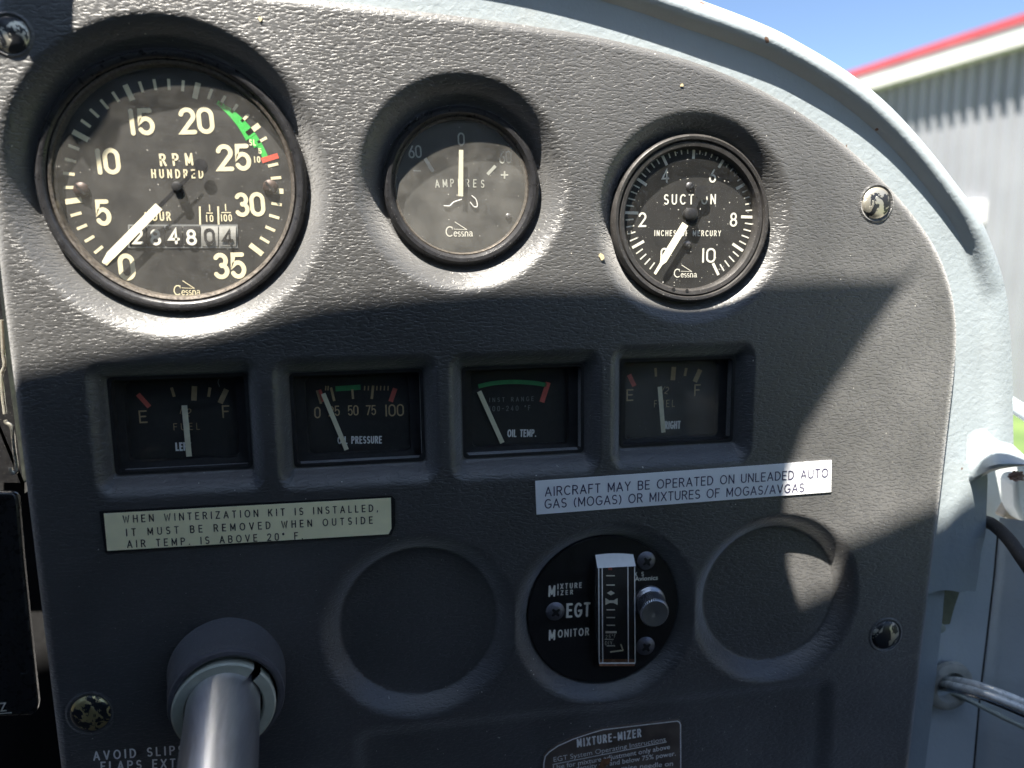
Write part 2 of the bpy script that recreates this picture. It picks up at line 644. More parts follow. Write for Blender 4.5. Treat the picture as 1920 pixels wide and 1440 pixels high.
G = {
    ' ': (.34, []),
    'A': (.66, [[(0, 0), (.33, 1)], [(.66, 0), (.33, 1)], [(.12, .32), (.54, .32)]]),
    'B': (.54, [[(0, 0), (0, 1)], [(0, 1)] + E(.28, .765, .23, .235, 90, -90) + [(0, .53)], [(0, .53)] + E(.28, .265, .26, .265, 90, -90) + [(0, 0)]]),
    'C': (.64, [E(.36, .5, .36, .5, 48, 312, 24)]),
    'D': (.60, [[(0, 0), (0, 1)] + E(.2, .5, .40, .5, 90, -90, 20) + [(0, 0)]]),
    'E': (.46, [[(.46, 1), (0, 1), (0, 0), (.46, 0)], [(0, .52), (.40, .52)]]),
    'F': (.46, [[(.46, 1), (0, 1), (0, 0)], [(0, .52), (.38, .52)]]),
    'G': (.66, [E(.36, .5, .36, .5, 50, 330, 24) + [(.68, .44), (.42, .44)]]),
    'H': (.56, [[(0, 0), (0, 1)], [(.56, 0), (.56, 1)], [(0, .52), (.56, .52)]]),
    'I': (.06, [[(.03, 0), (.03, 1)]]),
    'K': (.54, [[(0, 0), (0, 1)], [(.52, 1), (.02, .42)], [(.2, .6), (.54, 0)]]),
    'L': (.42, [[(0, 1), (0, 0), (.42, 0)]]),
    'M': (.72, [[(.02, 0), (.02, 1)], [(.02, 1), (.36, .2)], [(.36, .2), (.70, 1)], [(.70, 1), (.70, 0)]]),
    'N': (.58, [[(0, 0), (0, 1)], [(0, 1), (.58, 0)], [(.58, 0), (.58, 1)]]),
    'O': (.74, [E(.37, .5, .37, .5, 0, 360, 30)]),
    'P': (.52, [[(0, 0), (0, 1)] + E(.26, .745, .26, .255, 90, -90) + [(0, .49)]]),
    'R': (.55, [[(0, 0), (0, 1)] + E(.26, .755, .25, .245, 90, -90) + [(0, .51)], [(.27, .5), (.55, 0)]]),
    'S': (.50, [E(.25, .745, .235, .255, 40, 255, 14) + E(.25, .255, .25, .25, 80, -140, 14)]),
    'T': (.52, [[(0, 1), (.52, 1)], [(.26, 1), (.26, 0)]]),
    'U': (.56, [[(0, 1), (0, .3)] + E(.28, .29, .28, .29, 180, 360) + [(.56, 1)]]),
    'V': (.62, [[(0, 1), (.31, 0)], [(.62, 1), (.31, 0)]]),
    'W': (.86, [[(0, 1), (.21, 0), (.43, .85), (.65, 0), (.86, 1)]]),
    'X': (.58, [[(0, 0), (.58, 1)], [(0, 1), (.58, 0)]]),
    'Y': (.58, [[(0, 1), (.29, .48), (.58, 1)], [(.29, .48), (.29, 0)]]),
    'Z': (.54, [[(0, 1), (.54, 1), (0, 0), (.54, 0)]]),
    '0': (.52, [stadium(.52)]),
    '1': (.10, [[(.05, 0), (.05, 1)]]),
    '2': (.50, [E(.25, .73, .25, .27, 165, -35, 16) + [(0, 0), (.5, 0)]]),
    '3': (.50, [E(.25, .75, .22, .25, 150, -80, 14), E(.25, .27, .25, .27, 85, -150, 16)]),
    '4': (.56, [[(.40, 0), (.40, 1), (0, .28), (.56, .28)]]),
    '5': (.50, [[(.45, 1), (.07, 1), (.03, .5)] + E(.25, .32, .25, .32, 130, -150, 18)]),
    '6': (.50, [[(.40, 1), (.06, .5)] + E(.25, .29, .25, .29, 150, 510, 24)]),
    '7': (.50, [[(0, 1), (.5, 1), (.17, 0)]]),
    '8': (.50, [E(.25, .755, .21, .245, -90, 270, 22), E(.25, .26, .25, .26, 90, 450, 22)]),
    '9': (.50, [[(.10, 0), (.44, .5)] + E(.25, .71, .25, .29, -30, 330, 24)]),
    '.': (.08, [[(.04, 0), (.04, .05)]]),
    ',': (.10, [[(.08, .06), (.02, -.14)]]),
    '-': (.34, [[(0, .46), (.34, .46)]]),
    '+': (.5, [[(0, .5), (.5, .5)], [(.25, .25), (.25, .75)]]),
    '/': (.36, [[(0, 0), (.36, 1)]]),
    '(': (.22, [E(.5, .45, .48, .68, 130, 230, 10)]),
    ')': (.22, [E(-.28, .45, .48, .68, 50, -50, 10)]),
    '°': (.20, [E(.10, .88, .10, .12, 0, 360, 12)]),
}


def text(mb, s, A, B, h, w, t=.13, cw=None, cap=True, slant=0.0):
    """write s between the pixels A and B (middle of first / last letter's height), h tall in pixels"""
    a, b = at(*A, w), at(*B, w)
    e = (b - a) / np.hypot(*(b - a))
    nrm = np.array([-e[1], e[0]])
    H = h * mpp((A[0] + B[0]) / 2, (A[1] + B[1]) / 2, w)
    L = float(np.hypot(*(b - a)))
    ws = [G[c][0] for c in s]
    if cw is None:
        sp = .22
        cw = L / H / (sum(ws) + sp * (len(s) - 1)) if len(s) > 1 else (L / H) / max(ws[0], .1)
        sp *= cw
    else:
        sp = (L / H - cw * sum(ws)) / max(len(s) - 1, 1)
    x = 0
    for c, gw in zip(s, ws):
        for st in G[c][1]:
            pts = [a + e * (x + px * cw) * H + nrm * (py - .5) * H + e * slant * (py - .5) * H for px, py in st]
            mb.ribbon(pts, t * H, w, cap)
        x += gw * cw + sp


_fonts = {}


def font_text(mb, s, A, B, h, w, bold=0.0):
    """proportional grotesque from the built-in typeface, flattened to faces"""
    cu = bpy.data.curves.new('lettering_tmp', 'FONT')
    cu.body = s
    cu.size = 1
    cu.offset = bold
    cu.resolution_u = 3
    ob = bpy.data.objects.new('lettering_tmp', cu)
    COL.objects.link(ob)
    bpy.context.view_layer.update()
    dg = bpy.context.evaluated_depsgraph_get()
    me = ob.evaluated_get(dg).to_mesh()
    vs = [tuple(v.co) for v in me.vertices]
    fs = [tuple(p.vertices) for p in me.polygons]
    ob.evaluated_get(dg).to_mesh_clear()
    bpy.data.objects.remove(ob)
    bpy.data.curves.remove(cu)
    xs = [v[0] for v in vs]
    x0, x1 = min(xs), max(xs)
    a, b = at(*A, w), at(*B, w)
    L = float(np.hypot(*(b - a)))
    e = (b - a) / L
    nrm = np.array([-e[1], e[0]])
    H = h * mpp((A[0] + B[0]) / 2, (A[1] + B[1]) / 2, w)
    out = []
    for x, y, _ in vs:
        p = a + e * ((x - x0) / (x1 - x0) * L) + nrm * ((y / .73 - .5) * H)
        out.append((p[0], p[1], w))
    mb.add(out, fs)


def stick(mb, A, B, tpx, w, tip=None):
    """flat bar from pixel A to B, tpx wide"""
    a, b = at(*A, w), at(*B, w)
    d = (b - a) / np.hypot(*(b - a))
    n = np.array([-d[1], d[0]]) * tpx / 2 * mpp(*A, w)
    mb.k += 1
    ww = w + (mb.k % 7) * 6e-6
    n2 = n * (tip if tip is not None else 1)
    mb.add([(*(a + n), ww), (*(a - n), ww), (*(b - n2), ww), (*(b + n2), ww)], [(0, 1, 2, 3)])


def tick(mb, c, ang, r0, r1, t, w):
    a = math.radians(ang)
    d = np.array([math.sin(a), math.cos(a)])
    n = np.array([d[1], -d[0]]) * t / 2
    p, q = c + d * r0, c + d * r1
    mb.add([(*(p - n), w), (*(p + n), w), (*(q + n), w), (*(q - n), w)], [(3, 2, 1, 0)])


def arcband(mb, c, a0, a1, r0, r1, w, n=24, r0e=None):
    vs = []
    for i in range(n + 1):
        t = i / n
        a = math.radians(a0 + (a1 - a0) * t)
        ri = r0 if r0e is None else r0 + (r0e - r0) * t
        for r in (ri, r1):
            vs.append((c[0] + r * math.sin(a), c[1] + r * math.cos(a), w))
    mb.add(vs, [(2 * i, 2 * i + 1, 2 * i + 3, 2 * i + 2) for i in range(n)])


def plate(mb, pts, w0, w1):
    """thin plate along a pixel outline"""
    mb.prism([tuple(at(x, y, w1)) for x, y in pts], w0, w1)


def logo(mb, x0, x1, y, w):
    """winged word mark: tall C, small serif letters, check-shaped flight line"""
    k = (x1 - x0) / 52.0
    yb = y + 8 * k

    def Q(pts, t):
        mb.ribbon([at(x0 + px * k, yb - py * k, w) for px, py in pts], t * k * mpp(x0, y, w), w, False)
    Q(E(7.5, 9, 7, 9, 48, 312, 18), 2.0)
    Q([(12.2, 18), (12.2, 12.5)], 1.0)
    x = 15.5
    for ch in 'essna':
        if ch == 'e':
            Q([(x, 4.6)] + [(x + 6, 4.6)], .9)
            Q(E(x + 3, 4.2, 3, 4.2, 10, 320, 14), 1.5)
            x += 7.6
        elif ch == 's':
            Q(E(x + 2.4, 6.3, 2.2, 2.1, 40, 250, 8) + E(x + 2.4, 2.1, 2.3, 2.1, 80, -140, 8), 1.35)
            x += 6.4
        elif ch == 'n':
            Q([(x + 1, 0), (x + 1, 8.6)], 1.6)
            Q(E(x + 3.6, 5.6, 2.5, 2.8, 150, 0, 8) + [(x + 6.1, 0)], 1.6)
            Q([(x - .6, 0.1), (x + 2.6, .1)], .8)
            Q([(x + 4.6, 0.1), (x + 7.6, .1)], .8)
            x += 8.6
        else:
            Q(E(x + 3, 6, 2.6, 2.5, 150, 0, 8) + [(x + 5.6, .6), (x + 7.2, .1)], 1.5)
            Q(E(x + 2.8, 2.4, 2.5, 2.3, 0, 360, 12), 1.3)
            x += 8
    Q([(17, 27.5), (40, 12.6)], 1.4)
    Q([(40.5, 12.4), (15, 13.6)], .9)


# ------------------------------------------------------------------ the moulded panel
def rad(c, pts, w):
    return float(np.mean([np.hypot(*(at(*p, w) - c)) for p in pts]))


RIGHT = [(-260, -66), (0, -56), (300, -33), (500, -13), (617, 0), (700, 10), (800, 21), (900, 33), (1000, 47), (1100, 63), (1200, 85), (1290, 110), (1370, 140),
         (1450, 178), (1530, 228), (1600, 282), (1670, 350), (1725, 415), (1760, 470), (1782, 525), (1794, 580), (1797, 640), (1791, 720),
         (1780, 800), (1765, 880), (1751, 980), (1738, 1100), (1726, 1220), (1715, 1330), (1705, 1440), (1696, 1530)]
LEFT = [(124, 1530), (112, 1440), (84, 1160), (49, 880), (26, 700), (4, 560), (-20, 340), (-36, 160), (-45, -80)]
edge_r = [tuple(p) for p in spline([at(*p) for p in RIGHT if p[0] >= 0], 6)]
outline = edge_r + [tuple(at(*p)) for p in LEFT[:-1]]
# keep the outline convex so that the clipped sheet follows it exactly


def hull(pts):
    pts = sorted(set((round(p[0], 7), round(p[1], 7)) for p in pts))

    def half(ps):
        o = []
        for p in ps:
            while len(o) > 1 and (o[-1][0] - o[-2][0]) * (p[1] - o[-2][1]) - (o[-1][1] - o[-2][1]) * (p[0] - o[-2][0]) <= 0:
                o.pop()
            o.append(p)
        return o
    a, b = half(pts), half(pts[::-1])
    return np.array(a[:-1] + b[:-1])


OUT = hull(outline)

FLOOR = -0.005
DISH = []       # centre, floor radius, lip radius, depth
c_rpm = at(325, 342, -.0045)
r_rpm = rad(c_rpm, [(71, 330), (579, 360), (318, 89), (338, 594)], -.0045)
c_amp = at(867.5, 349, -.0055)
r_amp = rad(c_amp, [(722, 346), (1013, 335), (865, 195), (872, 504)], -.0055)
c_suc = at(1301, 411, -.001)
r_suc = rad(c_suc, [(1155, 404), (1448, 398), (1294, 249), (1300, 574)], -.001)
c_egt = at(1132, 1144, -.005)
r_egt = rad(c_egt, [(994, 1140), (1271, 1135), (1121, 1282)], -.005)
c_b1 = at(787, 1168, -.005)
r_b1 = rad(c_b1, [(641, 1165), (933, 1165), (787, 1028), (787, 1310)], -.005)
c_b2 = at(1445, 1116, -.005)
r_b2 = rad(c_b2, [(1319, 1120), (1572, 1110), (1445, 992), (1440, 1240)], -.005)
DISH.append((c_rpm, r_rpm + .0002, r_rpm + .0098, .0078))
DISH.append((c_amp, r_amp + .0002, r_amp + .0103, .0084))
DISH.append((c_suc, r_suc - .0015, r_suc + .0085, .0070))
DISH.append((c_egt, r_egt - .0004, r_egt + .0078, .0062))
DISH.append((c_b1, r_b1 - .0008, r_b1 + .0080, .0064))
DISH.append((c_b2, r_b2 - .0008, r_b2 + .0080, .0064))
# the row of four square instruments
GW = -.006
gl = [at(*p, GW) for p in ((211, 800), (549, 785), (869, 772), (1164, 752))]
gr = [at(*p, GW) for p in ((467, 795), (793, 776), (1092.5, 760), (1374.5, 740))]
gb = [at(*p, GW)[1] for p in ((345, 882), (675, 868), (980, 852), (1268, 832))]
GH = .0336
RECT = []
for l, r, b in zip(gl, gr, gb):
    RECT.append(((l[0] + r[0]) / 2, b + GH / 2, (r[0] - l[0]) / 2, GH / 2))
lo_l, lo_r, lo_t = at(700, 1400)[0], at(1528, 1380)[0], (at(770, 1385)[1] + at(1500, 1312)[1]) / 2


def smooth(t):
    t = np.clip(t, 0, 1)
    return t * t * t * (t * (6 * t - 15) + 10)


def ramp_up(t):
    # crisp at the floor, rounded over at the lip
    t = np.clip(t, 0, 1)
    t = np.where(t < .12, t * t / .24 + .0, t - .06) / .94
    return np.sin(np.clip(t, 0, 1) * math.pi / 2) ** 1.0


def height(u, v):
    h = np.zeros_like(u)
    for c, r0, r1, d in DISH:
        t = (np.hypot(u - c[0], v - c[1]) - r0) / (r1 - r0)
        h = np.minimum(h, -d * (1 - ramp_up(t)))
    for cx, cy, hx, hy in RECT:
        dx = np.maximum(np.abs(u - cx) - hx, 0) / .0062
        dyb = np.maximum(cy - hy - v, 0) / .0088
        dyt = np.maximum(v - cy - hy, 0) / .0070
        t = np.hypot(dx, np.maximum(dyb, dyt))
        # slope outside the opening, with a small flat margin
        h = np.minimum(h, -.0062 * (1 - ramp_up(t * 1.04 - .04)))
        inside = (np.abs(u - cx) < hx - .0008) & (np.abs(v - cy) < hy - .0008)
        h = np.where(inside, -.016, h)
    for c, rr in ((c_rpm, r_rpm), (c_amp, r_amp), (c_suc, r_suc)):
        h = np.where(np.hypot(u - c[0], v - c[1]) < rr - .0018, -.018, h)
    # wide shallow recess along the bottom
    dx = np.maximum(np.maximum(lo_l - u, u - lo_r), 0) / .010
    dy = np.maximum(v - lo_t, 0) / .010
    h = np.minimum(h, -.0022 * (1 - smooth(np.hypot(dx, dy))))
    # collar swelling at the control shaft
    t = np.hypot(u - at(428, 1262)[0], v - at(428, 1262)[1])
    h = h + .0 * t
    return h


def edge_drop(u, v):
    d = np.full(u.shape, 1.0)
    n = len(OUT)
    for i in range(n):
        a, b = OUT[i], OUT[(i + 1) % n]
        e = b - a
        L = np.hypot(*e)
        if L < 1e-9:
            continue
        d = np.minimum(d, ((u - a[0]) * -e[1] + (v - a[1]) * e[0]) / L)
    t = np.clip(1 - d / .0032, 0, 1)
    return -.0013 * t * t


def full_h(u, v):
    return height(u, v) + edge_drop(u, v)


panel = thing('instrument_panel', 'black grained vinyl instrument panel with round dished recesses, curved top edge', 'instrument panel', (0, 0, 0))
step = .00058
u0, u1, v0, v1 = OUT[:, 0].min(), OUT[:, 0].max(), OUT[:, 1].min(), OUT[:, 1].max()
nu, nv = int((u1 - u0) / step) + 2, int((v1 - v0) / step) + 2
U, V = np.meshgrid(u0 + np.arange(nu) * step, v0 + np.arange(nv) * step)
ins = np.ones(U.shape, bool)
for i in range(len(OUT)):
    a, b = OUT[i], OUT[(i + 1) % len(OUT)]
    ins &= ((b[0] - a[0]) * (V - a[1]) - (b[1] - a[1]) * (U - a[0])) >= 0
Hh = full_h(U, V)
idx = np.arange(U.size).reshape(U.shape)
allin = ins[:-1, :-1] & ins[1:, :-1] & ins[:-1, 1:] & ins[1:, 1:]
anyin = ins[:-1, :-1] | ins[1:, :-1] | ins[:-1, 1:] | ins[1:, 1:]
faces = np.stack([idx[:-1, :-1][allin], idx[:-1, 1:][allin], idx[1:, 1:][allin], idx[1:, :-1][allin]], 1).tolist()
verts = np.stack([U.ravel(), -Hh.ravel(), V.ravel()], 1).tolist()
key = {}
extra = []
for j, i in zip(*np.nonzero(anyin & ~allin)):
    poly = [(U[j, i], V[j, i]), (U[j, i + 1], V[j, i + 1]), (U[j + 1, i + 1], V[j + 1, i + 1]), (U[j + 1, i], V[j + 1, i])]
    for k in range(len(OUT)):
        a, b = OUT[k], OUT[(k + 1) % len(OUT)]
        sg = [(b[0] - a[0]) * (p[1] - a[1]) - (b[1] - a[1]) * (p[0] - a[0]) for p in poly]
        if min(sg) >= 0:
            continue
        new = []
        for q in range(len(poly)):
            p, r = poly[q], poly[(q + 1) % len(poly)]
            sp, sr = sg[q], sg[(q + 1) % len(poly)]
            if sp >= 0:
                new.append(p)
            if (sp >= 0) != (sr >= 0):
                t = sp / (sp - sr)
                new.append((p[0] + (r[0] - p[0]) * t, p[1] + (r[1] - p[1]) * t))
        poly = new
        if len(poly) < 3:
            break
    if len(poly) < 3:
        continue
    extra.append(poly)
flat = np.array([p for q in extra for p in q])
fh = full_h(flat[:, 0], flat[:, 1])
grid_key = {}
q = 0
gk = lambda p: (round(p[0] * 1e6), round(p[1] * 1e6))
for poly in extra:
    f = []
    for p in poly:
        k = gk(p)
        if k not in key:
            gi, gj = (p[0] - u0) / step, (p[1] - v0) / step
            if abs(gi - round(gi)) < 1e-4 and abs(gj - round(gj)) < 1e-4 and 0 <= round(gi) < nu and 0 <= round(gj) < nv:
                key[k] = int(idx[int(round(gj)), int(round(gi))])
            else:
                key[k] = len(verts)
                verts.append([p[0], -float(fh[q]), p[1]])
        f.append(key[k])
        q += 1
    f = [f[i] for i in range(len(f)) if f[i] != f[i - 1]]
    if len(f) > 2:
        faces.append(f)
nsheet = len(faces)
# turned edge of the sheet
oh = full_h(OUT[:, 0], OUT[:, 1])
o = len(verts)
n = len(OUT)
for i in range(n):
    verts.append([OUT[i, 0], -float(oh[i]), OUT[i, 1]])
for i in range(n):
    verts.append([OUT[i, 0], .0042, OUT[i, 1]])
for i in range(n):
    j = (i + 1) % n
    faces.append([o + j, o + i, o + n + i, o + n + j])
# drop unused grid vertices
used = np.zeros(len(verts), bool)
for f in faces:
    for i in f:
        used[i] = True
remap = np.cumsum(used) - 1
va = np.array(verts)[used]
faces = [[int(remap[i]) for i in f] for f in faces]
me = bpy.data.meshes.new('vinyl_cover')
me.from_pydata(va.tolist(), [], faces)
me.materials.append(M['vinyl'])
me.materials.append(M['edge'])
mi = np.zeros(len(faces), np.int32)
mi[nsheet:] = 1
me.polygons.foreach_set('material_index', mi)
me.update()
me.shade_smooth()
me.set_sharp_from_angle(angle=math.radians(50))
vc = bpy.data.objects.new('vinyl_cover', me)
COL.objects.link(vc)
vc.parent = panel
b = MB()
cc = OUT.mean(0)
b.prism([tuple(cc + (p - cc) * .985) for p in OUT], -.030, -.026)
b.build('leak_block_plate', M['blackdull'], panel)  # dark plate added behind the panel to stop light leaking through gaps

b = MB()
text(b, 'AVOID SLIPS', (176, 1417.5), (343, 1405.5), 15, .0001, .19, cw=.85)
text(b, 'WITH', (366, 1403.5), (440, 1399), 15, .0001, .19, cw=.85)
text(b, 'FLAPS EXTE', (190, 1437), (343, 1430), 15, .0001, .19, cw=.85)
text(b, 'NDED', (364, 1429), (440, 1426), 15, .0001, .19, cw=.85)
b.build('warning_lettering', M['brightprint'], panel)


# ------------------------------------------------------------------ round gauges
def slot_screw(parent, px, py, w, rpx, mat, ang=40, name='dial_screw'):
    c = at(px, py, w)
    r = rpx * mpp(px, py, w)
    b = MB()
    b.lathe(c, [(r, w - .0003), (r, w + r * .25), (r * .7, w + r * .5), (r * .3, w + r * .6)], 24, cap1=True)
    s = b.build(name, mat, parent)
    b = MB()
    a = math.radians(ang)
    d = np.array([math.cos(a), math.sin(a)])
    nn = np.array([-d[1], d[0]]) * r * .16
    e = d * r * .85
    ww = w + r * .62
    b.add([(*(c - e - nn), ww), (*(c + e - nn), ww), (*(c + e + nn), ww), (*(c - e + nn), ww)], [(0, 1, 2, 3)])
    b.build('slot', M['hub'], s)
    return s


def flat_text_part(name, mat, parent, fn):
    b = MB()
    fn(b)
    return b.build(name, mat, parent, smooth=False)


ZT, ZA, ZS = -.0028, -.0038, -.0013      # how deep each bezel sits in its dish


def zp(z, prof):
    return [(r_, w_ + z) for r_, w_ in prof]


# tachometer ---------------------------------------------------------
tach = thing('tachometer', 'large round tachometer with cream numerals to 35 and hour counter reading 2848', 'gauge', (*c_rpm, FLOOR))
R_ = r_rpm
b = MB()
b.lathe(c_rpm, zp(ZT, [(R_ + .0002, -.0065), (R_, -.0042), (R_ - .0004, -.0028), (R_ - .0014, -.0020), (R_ - .0026, -.0020), (R_ - .0034, -.0026), (R_ - .0037, -.0036)]), 128)
b.build('bezel', M['bezel'], tach)
b = MB()
b.lathe(c_rpm, zp(ZT, [(R_ - .0036, -.0037), (R_ - .0042, -.0031), (R_ - .0050, -.0034), (R_ - .0054, -.0044), (R_ - .0062, -.0105)]), 128)
b.build('retaining_ring', M['ring'], tach)
b = MB()
b.disc(c_rpm, R_ - .0050, -.0040 + ZT, 96)
b.build('glass', M['glassrpm'], tach, smooth=False)
DW = -.0062 + ZT
b = MB()
b.disc(c_rpm, R_ - .0050, DW, 96)
dial = b.build('dial', M['dial'], tach, smooth=False)
cd = at(329, 351, DW)
rt = rad(cd, [(535, 367), (133, 389), (329, 151), (493, 487), (193, 493)], DW)
LW = DW + .00012
rs = rt / 202.0


def tach_ticks(b):
    for i in range(36):
        a = -136 + i * 7.6
        if abs(i - 27.5) < .6 or i in (27, 28):
            if i == 27:
                continue
        if i % 5 == 0:
            tick(b, cd, a, rt - 30 * rs, rt, 10 * rs, LW)
        else:
            tick(b, cd, a, rt - 22 * rs, rt - 2 * rs, 5.5 * rs, LW)


flat_text_part('tick_marks', M['cream'], dial, tach_ticks)


def tach_nums(b):
    for s, x0, x1, y, h in (('0', 221, 253, 501, 51), ('5', 177, 211, 399, 50), ('10', 178, 226, 303, 50), ('15', 240, 290, 229, 51), ('20', 335, 402, 227, 51),
                            ('25', 405, 471, 296, 51), ('30', 438, 498, 384, 47), ('35', 398, 462, 499, 50)):
        text(b, s, (x0 + 5, y), (x1 - 5, y - (x1 - x0) * .02), h - 9, LW, .20, cw={'0': 1.0, '5': 1.0}.get(s))


flat_text_part('numerals', M['cream'], dial, tach_nums)


def tach_legend(b):
    text(b, 'RPM', (301, 300), (360, 298.5), 20, LW, .19, cw=.78)
    text(b, 'HUNDRED', (285, 325.5), (380, 326), 14.5, LW, .18, cw=.72)
    text(b, 'HOUR', (273, 406), (319, 405.5), 14.5, LW, .18, cw=.72)
    text(b, '10', (387, 409.5), (399, 409.5), 11.5, LW, .17, cw=.8)
    text(b, '1', (392.5, 390), (394, 390), 11.5, LW, .17, cw=.8)
    stick(b, (387, 399.5), (399, 399.5), 1.8, LW)
    text(b, '100', (415, 408.5), (434, 408.5), 11.5, LW, .17, cw=.75)
    text(b, '1', (422.5, 389), (424, 389), 11.5, LW, .17, cw=.8)
    stick(b, (415, 398.5), (433, 398.5), 1.8, LW)
    stick(b, (374.5, 387), (375.5, 423), 3.2, LW)
    stick(b, (409, 387), (410, 423), 3.2, LW)
    text(b, 'SL', (468, 267), (479, 267), 10, LW, .2, cw=.75)
    text(b, '5', (485, 283), (490, 283), 9, LW, .2, cw=1)
    text(b, '10', (477, 299), (487, 299), 10, LW, .2, cw=.8)


flat_text_part('legend', M['cream'], dial, tach_legend)
flat_text_part('maker_logo', M['cream'], dial, lambda b: logo(b, 326, 376, 545, LW))


def tach_green(b):
    arcband(b, cd, 29, 57, 178 * rs, 186 * rs, LW, 20, 163 * rs)
    arcband(b, cd, 57.2, 63.5, 169 * rs, 186 * rs, LW, 6)
    arcband(b, cd, 63.7, 71, 175 * rs, 186 * rs, LW, 6)


flat_text_part('green_arc', M['green'], dial, tach_green)
flat_text_part('red_line', M['red'], dial, lambda b: tick(b, cd, 72.6, 172 * rs, 205 * rs, 10 * rs, LW + .00005))
slot_screw(dial, 153, 356, DW, 14, M['brownscrew'], -50)
slot_screw(dial, 507, 351, DW, 14, M['brownscrew'], -50)
# hour counter: window frame with six digit wheels
b = MB()
plate(b, [(240, 421), (446, 421), (446, 465), (240, 465)], DW, DW + .00022)
ctr = b.build('hour_counter', M['grey'], tach, smooth=False)
for k, (dg, light) in enumerate((('2', 0), ('8', 0), ('4', 0), ('8', 0), ('0', 1), ('4', 2))):
    x0 = 243.5 + k * 33.6
    b = MB()
    n_ = 6
    pts = []
    for i in range(n_ + 1):
        y = 424 + 38 * i / n_
        pts.append((y, DW + .00035 + .0004 * math.sin(math.pi * i / n_)))
    vs, fs = [], []
    for y, w in pts:
        for x in (x0, x0 + 31.5):
            vs.append((*at(x, y, DW), w))
    for i in range(n_):
        fs.append((2 * i + 2, 2 * i + 3, 2 * i + 1, 2 * i))
    b.add(vs, fs)
    b.cur = 1
    text(b, dg, (x0 + 7, 443 + (2 if k % 2 else 0)), (x0 + 24.5, 443 + (2 if k % 2 else 0)), 25, DW + .00079, .2, cw=1.15)
    wm = [M['hub'], M['offwhite']] if light == 0 else [M['wheelgrey'], M['hub']]
    b.build('digit_wheel', wm, ctr, smooth=False)
# pointer
NW = DW + .0026
b = MB()
pa, pb = np.array([298., 387]), np.array([193., 493])
mid = pa + (pb - pa) * .86
stick(b, tuple(pa), tuple(mid), 16, NW)
stick(b, tuple(mid), tuple(pb), 16, NW, .32)
nd = b.build('pointer', M['needle'], tach, smooth=False)
b = MB()
stick(b, (362, 322), (296, 389), 6, NW - .0003)
cpt = at(376, 309, NW)
b.lathe(at(331, 350, NW), [(.0016, DW), (.0016, NW + .0004), (.0010, NW + .0006)], 24, cap1=True)
b.lathe(cpt, [(.0020, NW - .0004), (.0020, NW - .0001)], 24, cap1=True)
b.build('hub', M['hub'], nd)

# ammeter ------------------------------------------------------------
amm = thing('ammeter', 'round ammeter with hazy glass, needle standing upright at 0 between two 60 marks', 'gauge', (*c_amp, FLOOR))
R_ = r_amp
b = MB()
b.lathe(c_amp, zp(ZA, [(R_, -.0065), (R_, -.0040), (R_ - .0005, -.0024), (R_ - .0016, -.0013), (R_ - .0028, -.0014), (R_ - .0037, -.0025), (R_ - .0040, -.0036)]), 112)
b.build('bezel', M['bezel'], amm)
b = MB()
b.lathe(c_amp, zp(ZA, [(R_ - .0039, -.0034), (R_ - .0043, -.0033), (R_ - .0048, -.0040), (R_ - .0050, -.0080)]), 112)
b.build('retaining_ring', M['ring'], amm)
b = MB()
b.disc(c_amp, R_ - .0041, -.0035 + ZA, 96)
b.build('glass', M['glassamp'], amm, smooth=False)
DW = -.0055 + ZA
LW = DW + .00012
b = MB()
b.disc(c_amp, R_ - .0044, DW, 96)
dial = b.build('dial', M['dialgrey'], amm, smooth=False)


def amp_print(b):
    text(b, '0', (859.5, 261), (869.5, 261), 22, LW, .14, cw=.95)
    text(b, '60', (767, 285), (789, 284), 21, LW, .14)
    text(b, '60', (937, 295), (958, 294), 21, LW, .14)
    stick(b, (797, 297), (812, 322), 7, LW)
    stick(b, (929, 311), (914, 327), 6, LW)
    stick(b, (775, 320), (789, 320.5), 3, LW)
    stick(b, (939, 328), (953, 328), 3, LW)
    stick(b, (946, 321), (946, 335), 3, LW)
    word = 'AMPERES'
    for i, ch in enumerate(word):
        t = (i - 3) / 3.0
        x = 864 + t * 43
        text(b, ch, (x - 4.5, 343 + 1.5 * t * t), (x + 4.5, 343 + 1.5 * t * t + t * .6), 13.5, LW, .14, cw=.75)


flat_text_part('lettering', M['dimwhite'], dial, amp_print)
flat_text_part('maker_logo', M['offwhite'], dial, lambda b: logo(b, 836, 887, 435, LW))


def crescent(b):
    out = [(832, 384), (838, 373), (850, 365), (865, 362.5), (880, 365), (890, 373), (896, 384)]
    inn = [(888, 387), (880, 378), (866, 373.5), (850, 378), (842, 385)]
    pts = [tuple(at(x, y, LW)) for x, y in out + inn]
    b.add([(p[0], p[1], LW) for p in pts], [list(range(len(pts)))[::-1]])


flat_text_part('needle_slot', M['hub'], dial, crescent)
b = MB()
b.tube([(*at(x, y, LW), LW + .0003) for x, y in spline([(832, 386), (843, 386), (851, 379), (866, 374)], 5)], .00022, 6)
b.tube([(*at(x, y, LW), LW + .0003) for x, y in spline([(881, 379), (889, 388), (895, 386), (892, 374), (884, 367)], 5)], .00022, 6)
b.build('slot_rim', M['brassline'], dial)
slot_screw(dial, 953, 406, DW, 6, M['darkscrew'], 20)
NW = DW + .0018
b = MB()
stick(b, (863.7, 368), (864.6, 281), 9.5, NW, .85)
b.build('pointer', M['needledim'], amm, smooth=False)

